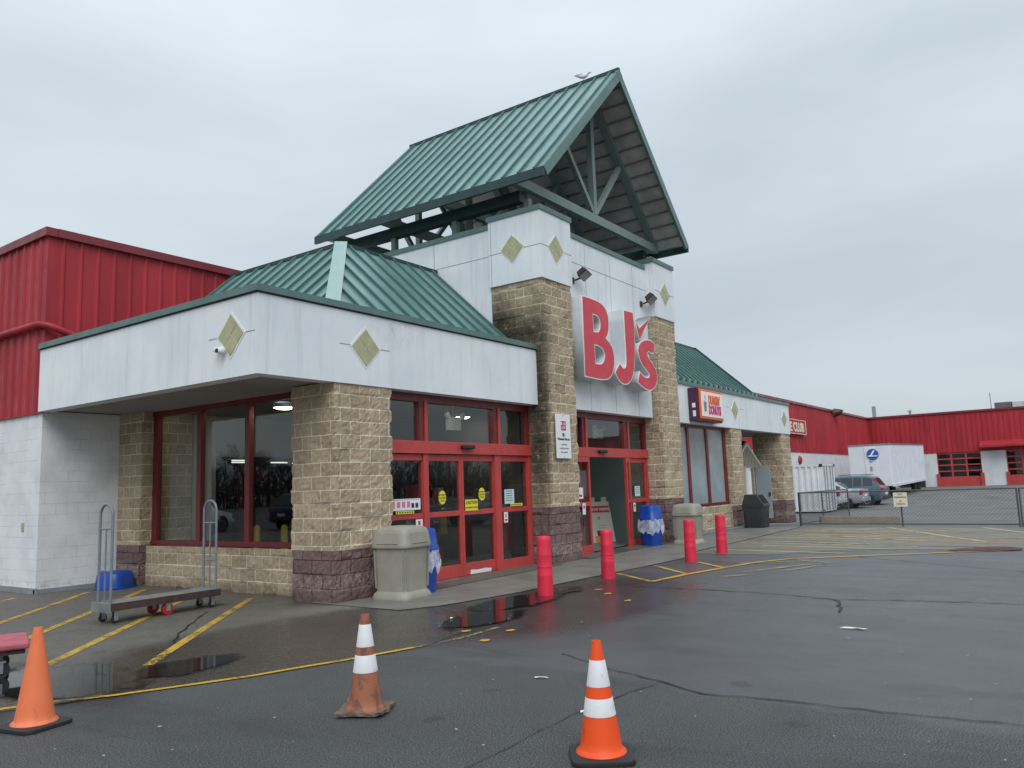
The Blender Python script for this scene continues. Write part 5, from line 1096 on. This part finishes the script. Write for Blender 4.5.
for k in range(2):
    d = MB().box(x0+.1+k*1.04, x0+1.12+k*1.04, y0+.0, y0+.04, zb+.11, zt-.11).build('door', M_WHITEPAINT, cn)
    for q in (.3,.75): MB().tube([(x0+.1+k*1.04+q,y0-.04,zb+.05), (x0+.1+k*1.04+q,y0-.04,zt-.05)], .022, 6).build('lock_bar', M_STEEL, d)
MB().box(x0-.06,x0+.08,y0-.05,y0+.08,zt-.12,zt+.01).box(x1-.08,x1+.06,y0-.05,y0+.08,zt-.12,zt+.01).build('corner_casting', M_BLACK, cn)
# ================================================================ trailer
tr = wthing('semi_trailer', (62,11.6,0), 'long white box trailer with round blue logo backed up to the far dock', 'trailer')
def shear(mb):   # the trailer climbs slightly towards the dock
    mb.v = [(x, y, z+(x-56)*.0195) for x, y, z in mb.v]; return mb
M_TRW = worn('white_trailer_panel', (.70,.73,.78), .45, var=.06, sc=1.5)
shear(MB().box(56, 69, 10.42, 12.95, .86, 3.58)).build('box_body', M_TRW, tr, bevel=.04)
s = MB(); s.box(55.97, 69.03, 10.39, 12.98, 3.5, 3.6); shear(s).build('roof_rail', M_STEEL, tr)
s = MB(); s.box(56, 69, 10.37, 10.42, .82, .98)
for k in range(26): s.box(56.2+k*.5, 56.24+k*.5, 10.395, 10.42, 1.0, 3.5)
shear(s).build('side_rail', M_TRW, tr)
s = MB(); s.box(55.96, 56, 11.2, 11.95, 1.0, 3.4) ; shear(s).build('front_panel', M_TRW, tr, bevel=.01)
lo = MB().lathe([(0,-.04), (.36,-.04), (.36,0)], 28, (55.95,11.45,2.93), 'x').build('round_logo', plain('logo_blue', (.02,.10,.42), .5), tr); 
MB().prism([(11.40,3.19), (11.28,3.19), (11.52,2.81), (11.68,2.81), (11.66,2.88), (11.6,2.88)], 'x', 55.89, 55.905).prism([(11.74,2.79), (11.15,2.79), (11.15,2.86), (11.74,2.86)], 'x', 55.88, 55.889).build('white_stripe', M_PAPER, lo)
text('LIFT', .2, M_INK, tr, (55.94,11.6,2.42), (0,-1,0), (0,0,1), bold=.005) if False else MB().box(55.94,55.955,11.5,11.7,2.42,2.52).box(55.94,55.955,11.53,11.67,1.85,2.15).build('small_marking', plain('grey_marking', (.3,.3,.32), .6), tr)
MB().box(55.7, 56, 11.0, 12.3, .45, .85).box(55.9, 56.3, 10.8, 12.5, .35, .86).build('coupling_box', M_STEEL, tr)
MB().beam((59,10.9,.9), (59,10.9,0), .14).beam((59,12.5,.9), (59,12.5,0), .14).build('landing_leg', M_BLACK, tr)
for x in (65.5,66.9):
    for y in (10.75,12.6): MB().lathe([(0,-.15), (.3,-.15), (.48,-.13), (.5,0), (.48,.13), (0,.15)], 24, (x,y,.62), 'y').build('wheel', M_BLACK, tr)
MB().box(64, 69, 10.9, 12.4, .75, 1.05).build('axle_frame', M_BLACK, tr)
# ================================================================ cars
M_CARGL = Mat('car_glass', (.02,.025,.03), .05, spec=.8).m; M_TAIL = plain('tail_lamp', (.40,.015,.015), .2); M_CHROME = plain('chrome', (.6,.6,.62), .2, 1)
def car(loc, rz, lab, paint, L=4.6, W=1.8, suv=True, cat='suv', group='parked cars'):
    """car along +x (front at +x), rear at x=0, modelled from cross-sections"""
    c = thing('parked_car', loc, lab, cat, rz, group)
    if suv: prof = [(0,.45,.95,.95), (.04,.36,1.0,1.0), (.12,.32,1.05,1.08), (.5,.3,1.05,1.62), (1.0,.3,1.05,1.70), (2.2,.3,1.04,1.70), (2.75,.3,1.02,1.62), (3.4,.3,1.0,1.06), (3.7,.3,.98,.99), (4.4,.32,.86,.87), (L,.4,.7,.7)]
    else: prof = [(0,.42,.82,.82), (.05,.34,.98,.98), (.3,.28,1.0,1.02), (.75,.26,.97,1.02), (1.35,.25,.94,1.36), (1.9,.25,.93,1.42), (2.5,.25,.92,1.40), (3.3,.25,.90,.95), (3.6,.25,.88,.89), (4.3,.28,.74,.75), (L,.38,.6,.6)]
    v = []; f = []; n = 10
    for i, (x, zb, zw, zr) in enumerate(prof):
        e = .82 if i in (0, len(prof)-1) else (.93 if i in (1, len(prof)-2) else 1.0); w = W/2*e; tw = w*(.76 if zr-zw > .2 else .93)
        half = [(w*.90,zb), (w*.99,zb+.12), (w,(zb+zw)/2), (w*.965,zw), (tw,max(zw,zr-.06)) if zr-zw > .1 else (w*.93,zw+.002+(zr-zw)*.6), (tw*.82,max(zw+.004,zr))]
        v += [(x, y, z) for y, z in half]+[(x, -y, z) for y, z in reversed(half)]
    n = 12
    for i in range(len(prof)-1):
        for k in range(n-1): f.append((i*n+k, i*n+k+1, (i+1)*n+k+1, (i+1)*n+k))
        f.append((i*n+n-1, i*n, (i+1)*n, (i+1)*n+n-1))
    f += [tuple(range(n)), tuple((len(prof)-1)*n+k for k in range(n))]
    mb = MB().add(v, f); b = mb.build('car_body', paint, c, smooth=True)
    def P(i, k, s=1, t=0): # lerp on the body surface
        q = Vector(v[i*n+k]); q.y *= s; return q
    def pane(i0, i1, sa, sb, name='side_window', lo=.12, hi=.9):
        for s in (1,-1):
            a0, a1 = P(i0,3,s), P(i0,4,s); b0, b1 = P(i1,3,s), P(i1,4,s)
            A0, A1 = a0.lerp(b0, sa), a1.lerp(b1, sa); B0, B1 = a0.lerp(b0, sb), a1.lerp(b1, sb)
            q = [A0.lerp(A1, lo), B0.lerp(B1, lo), B0.lerp(B1, hi), A0.lerp(A1, hi)]; off = Vector((0,s*.012,.004))
            MB().add([p+off for p in q]+[p-off*2 for p in q], [(0,1,2,3)]+[(i, (i+1) % 4, 4+(i+1) % 4, 4+i) for i in range(4)]).build(name, M_CARGL, c)
    if suv: pane(3,4,.05,1.0); pane(4,5,.08,.42); pane(4,5,.48,1.0); pane(5,6,.06,.9, lo=.1)
    else: pane(3,4,.55,1.0, lo=.1, hi=.85); pane(4,5,.1,1.0); pane(5,6,.0,.42); pane(5,6,.52,1)
    def cross(i0, i1, ta, tb, name):
        q = []
        for s, tt in ((1,ta), (-1,ta), (-1,tb), (1,tb)): 
            a, bq = P(i0,5,s), P(i1,5,s); r_ = a.lerp(bq, tt); q.append(r_)
        sg = -1 if i0 < 4 else 1; off = Vector((sg*.012,0,.01)); MB().add([p+off for p in q]+[p-off*2 for p in q], [(0,1,2,3)]+[(i, (i+1) % 4, 4+(i+1) % 4, 4+i) for i in range(4)]).build(name, M_CARGL, c)
    if suv: cross(2,3,.12,.85,'rear_window'); cross(6,7,.1,.92,'windscreen')
    else: cross(3,4,.1,.92,'rear_window'); cross(6,7,.08,.92,'windscreen')
    for s in (1,-1):
        tz = (.82,1.25) if suv else (.72,.95); yy = s*W/2*.86
        MB().box(-.0 if suv else .0, .14 if not suv else .12, yy-.12, yy+.10, tz[0], tz[1] if not suv else 1.02).build('tail_light', M_TAIL, c, bevel=.02)
        if suv: MB().beam((.16,s*.80,1.05), (.46,s*.70,1.52), .07, .07).build('tail_light', M_TAIL, c)
        MB().box(L-.25, L-.03, s*W*.36-.14, s*W*.36+.14, .62, .76).build('headlight', M_CHROME, c, bevel=.03)
    MB().box(-.06,.1,-W*.44,W*.44,.38,.58).build('bumper', paint if not suv else M_CHARCOAL, c, bevel=.03); MB().box(-.015,.02,-.26,.26,.62,.76).build('licence_plate', M_PAPER, c)
    MB().box(L-.08,L+.05,-W*.42,W*.42,.36,.56).build('bumper', paint, c, bevel=.03)
    if suv:
        for s in (1,-1): MB().tube([(.7,s*.58,1.74), (2.3,s*.58,1.75)], .02, 6).build('roof_rail', M_BLACK, c)
    for x in (.85,L-.9):
        for s in (1,-1):
            y = s*(W/2-.1); r = .35 if suv else .31
            w = MB().lathe([(r*.6,-.11), (r*.95,-.11), (r,-.06), (r,.06), (r*.95,.11), (r*.6,.11)], 26, (x,y,r), 'y').build('wheel', M_BLACK, c, smooth=True)
            MB().lathe([(0,-.06), (r*.55,-.115), (r*.62,-.1), (r*.62,.1), (r*.55,.115), (0,.06)], 20, (x,y,r), 'y').build('rim', M_STEEL, w)
            MB().lathe([(r+.05,-.112), (r+.06,.0), (r+.05,.112), (0,.112), (0,-.112)], 26, (x,s*(W/2-.115),r+.02), 'y').build('wheel_arch', M_BLACK, c)
    return c
P_BLUE = worn('blue_grey_car_paint', (.10,.16,.20), .25, .2, .05, 2); P_SILV = worn('silver_car_paint', (.42,.45,.49), .25, .4, .05, 2); P_WHT = plain('white_car_paint', (.6,.62,.64), .25); P_DKB = plain('dark_blue_car_paint', (.02,.03,.06), .2)
car((48.3,9.35,-.1), R(90), 'blue grey suv parked beside the white trailer in the back lot', P_BLUE)
car((45.2,9.75,-.1), R(90), 'silver sedan showing its rear tail light between the container and the suv', P_SILV, suv=False, cat='sedan')
car((43.0,10.35,-.1), R(90), 'white sedan mostly behind the open gate leaf', P_WHT, suv=False, cat='sedan')
car((26.9,1.32,.1), R(-100), 'silver sedan cut off by the right edge of the photograph', P_SILV, suv=False, cat='sedan')
MB().box(74.5,74.9,11.4,13.3,.0,3.9).build('dock_shade_block', M_BLACK, SB)  # black block stands in for the shade under the trailer
# things across the lot, seen mirrored in the windows
car((-1.8,33.5,0), R(168), 'white suv parked across the lot, mirrored in the left corner window', P_WHT)
car((-7.5,31.5,0), R(175), 'dark blue suv parked beyond the white one, mirrored in the corner window', P_DKB)
for x, y, lab in ((7.1-1.2,14.2-0.2,''),): pass
def ypost(x, y, lab): single(MB().lathe([(.07,0), (.07,.95), (.05,1.0), (0,1.02)], 20), 'yellow_post', plain('yellow_post_paint', (.62,.48,.03), .5), (x,y,0), lab, 'post', 'yellow posts inside the corner window', smooth=True)
ypost(10.5,14.1,'left one of two yellow posts behind the right pane of the corner window'); ypost(10.76,13.55,'right one of two yellow posts behind the right pane of the corner window')
# bare winter trees far across the lot (seen mirrored in the glass)
def bare_tree(seed):
    rnd = random.Random(seed); tk = MB(); br = MB()
    def grow(p, d, L, r, dep):
        q = p+d*L; mid = p+d*L*.5+Vector((rnd.uniform(-1,1), rnd.uniform(-1,1), 0))*L*.05
        (tk if dep < 2 else br).tube([p, mid, q], [r, r*.85, r*.68], 5 if dep < 3 else 3, cap=False)
        if dep >= 6: return
        for k in range(3 if dep < 5 else 4):
            a = rnd.uniform(0, 6.28); sp = rnd.uniform(.3, .75); e = d.orthogonal().normalized(); e.rotate(Matrix.Rotation(a, 3, d)); nd = (d*math.cos(sp)+e*math.sin(sp)+Vector((0,0,.12))).normalized()
            grow(p+(q-p)*rnd.uniform(.7, 1), nd, L*rnd.uniform(.66, .86), r*.66, dep+1)
    grow(Vector((0,0,0)), Vector((0,0,1)), 2.6, .13, 0); return tk, br
M_BARK = worn('dark_bark', (.05,.042,.035), .9)
t0 = thing('bare_tree', (-48,90,0), 'leafless tree far across the lot, mirrored in the store windows', 'tree', group='bare trees across the lot'); a, b = bare_tree(3); a.build('trunk', M_BARK, t0); b.build('crown', M_BARK, t0)
for i, (x, y) in enumerate(((-52,96), (-34,100), (-66,104), (-44,108), (-78,98), (-58,114), (-26,112), (-88,108), (92,-58), (106,-54), (118,-66), (100,-70), (84,-62), (128,-58))):
    t = dup(t0, (x,y,0), i*1.3); s = 1.15+.25*math.sin(i*2.1); t.scale = (s,s,s)

def woods(cx, cy, dx, dy, L, name_lab):
    w = MB(); rnd = random.Random(11); d = Vector((dx,dy,0)).normalized(); nn = Vector((-d.y,d.x,0))
    for k in range(2600):
        p = Vector((cx,cy,0))+d*rnd.uniform(-L/2, L/2)+nn*rnd.uniform(-5, 5); h = rnd.uniform(2.5, 8.5)*(.75+.35*noise.noise(Vector((p.x*.06, p.y*.06, 3))))
        b = p+Vector((rnd.uniform(-1,1), rnd.uniform(-1,1), h)); z0 = 0 if k % 3 == 0 else h*.3; a = p.lerp(b, 0)+Vector((0,0,z0)); w.tube([a, b], [.11 if k % 3 == 0 else .06, .02], 3, cap=False)
        for j in range(3): c = a.lerp(b, rnd.uniform(.3, .95)); w.tube([c, c+Vector((rnd.uniform(-1.4,1.4), rnd.uniform(-1.4,1.4), rnd.uniform(.5,1.8)))], [.04, .015], 3, cap=False)
    o = w.build('distant_woods', M_BARK, org=(cx,cy,0)); o.location = (cx,cy,0); tag(o, name_lab, 'woods', kind='stuff')
woods(-52, 104, 1, -.1, 110, 'bare brown woods behind the lot, mirrored in the left corner window'); woods(112, -66, .35, 1, 100, 'bare brown woods beyond the street, mirrored in the entrance doors')
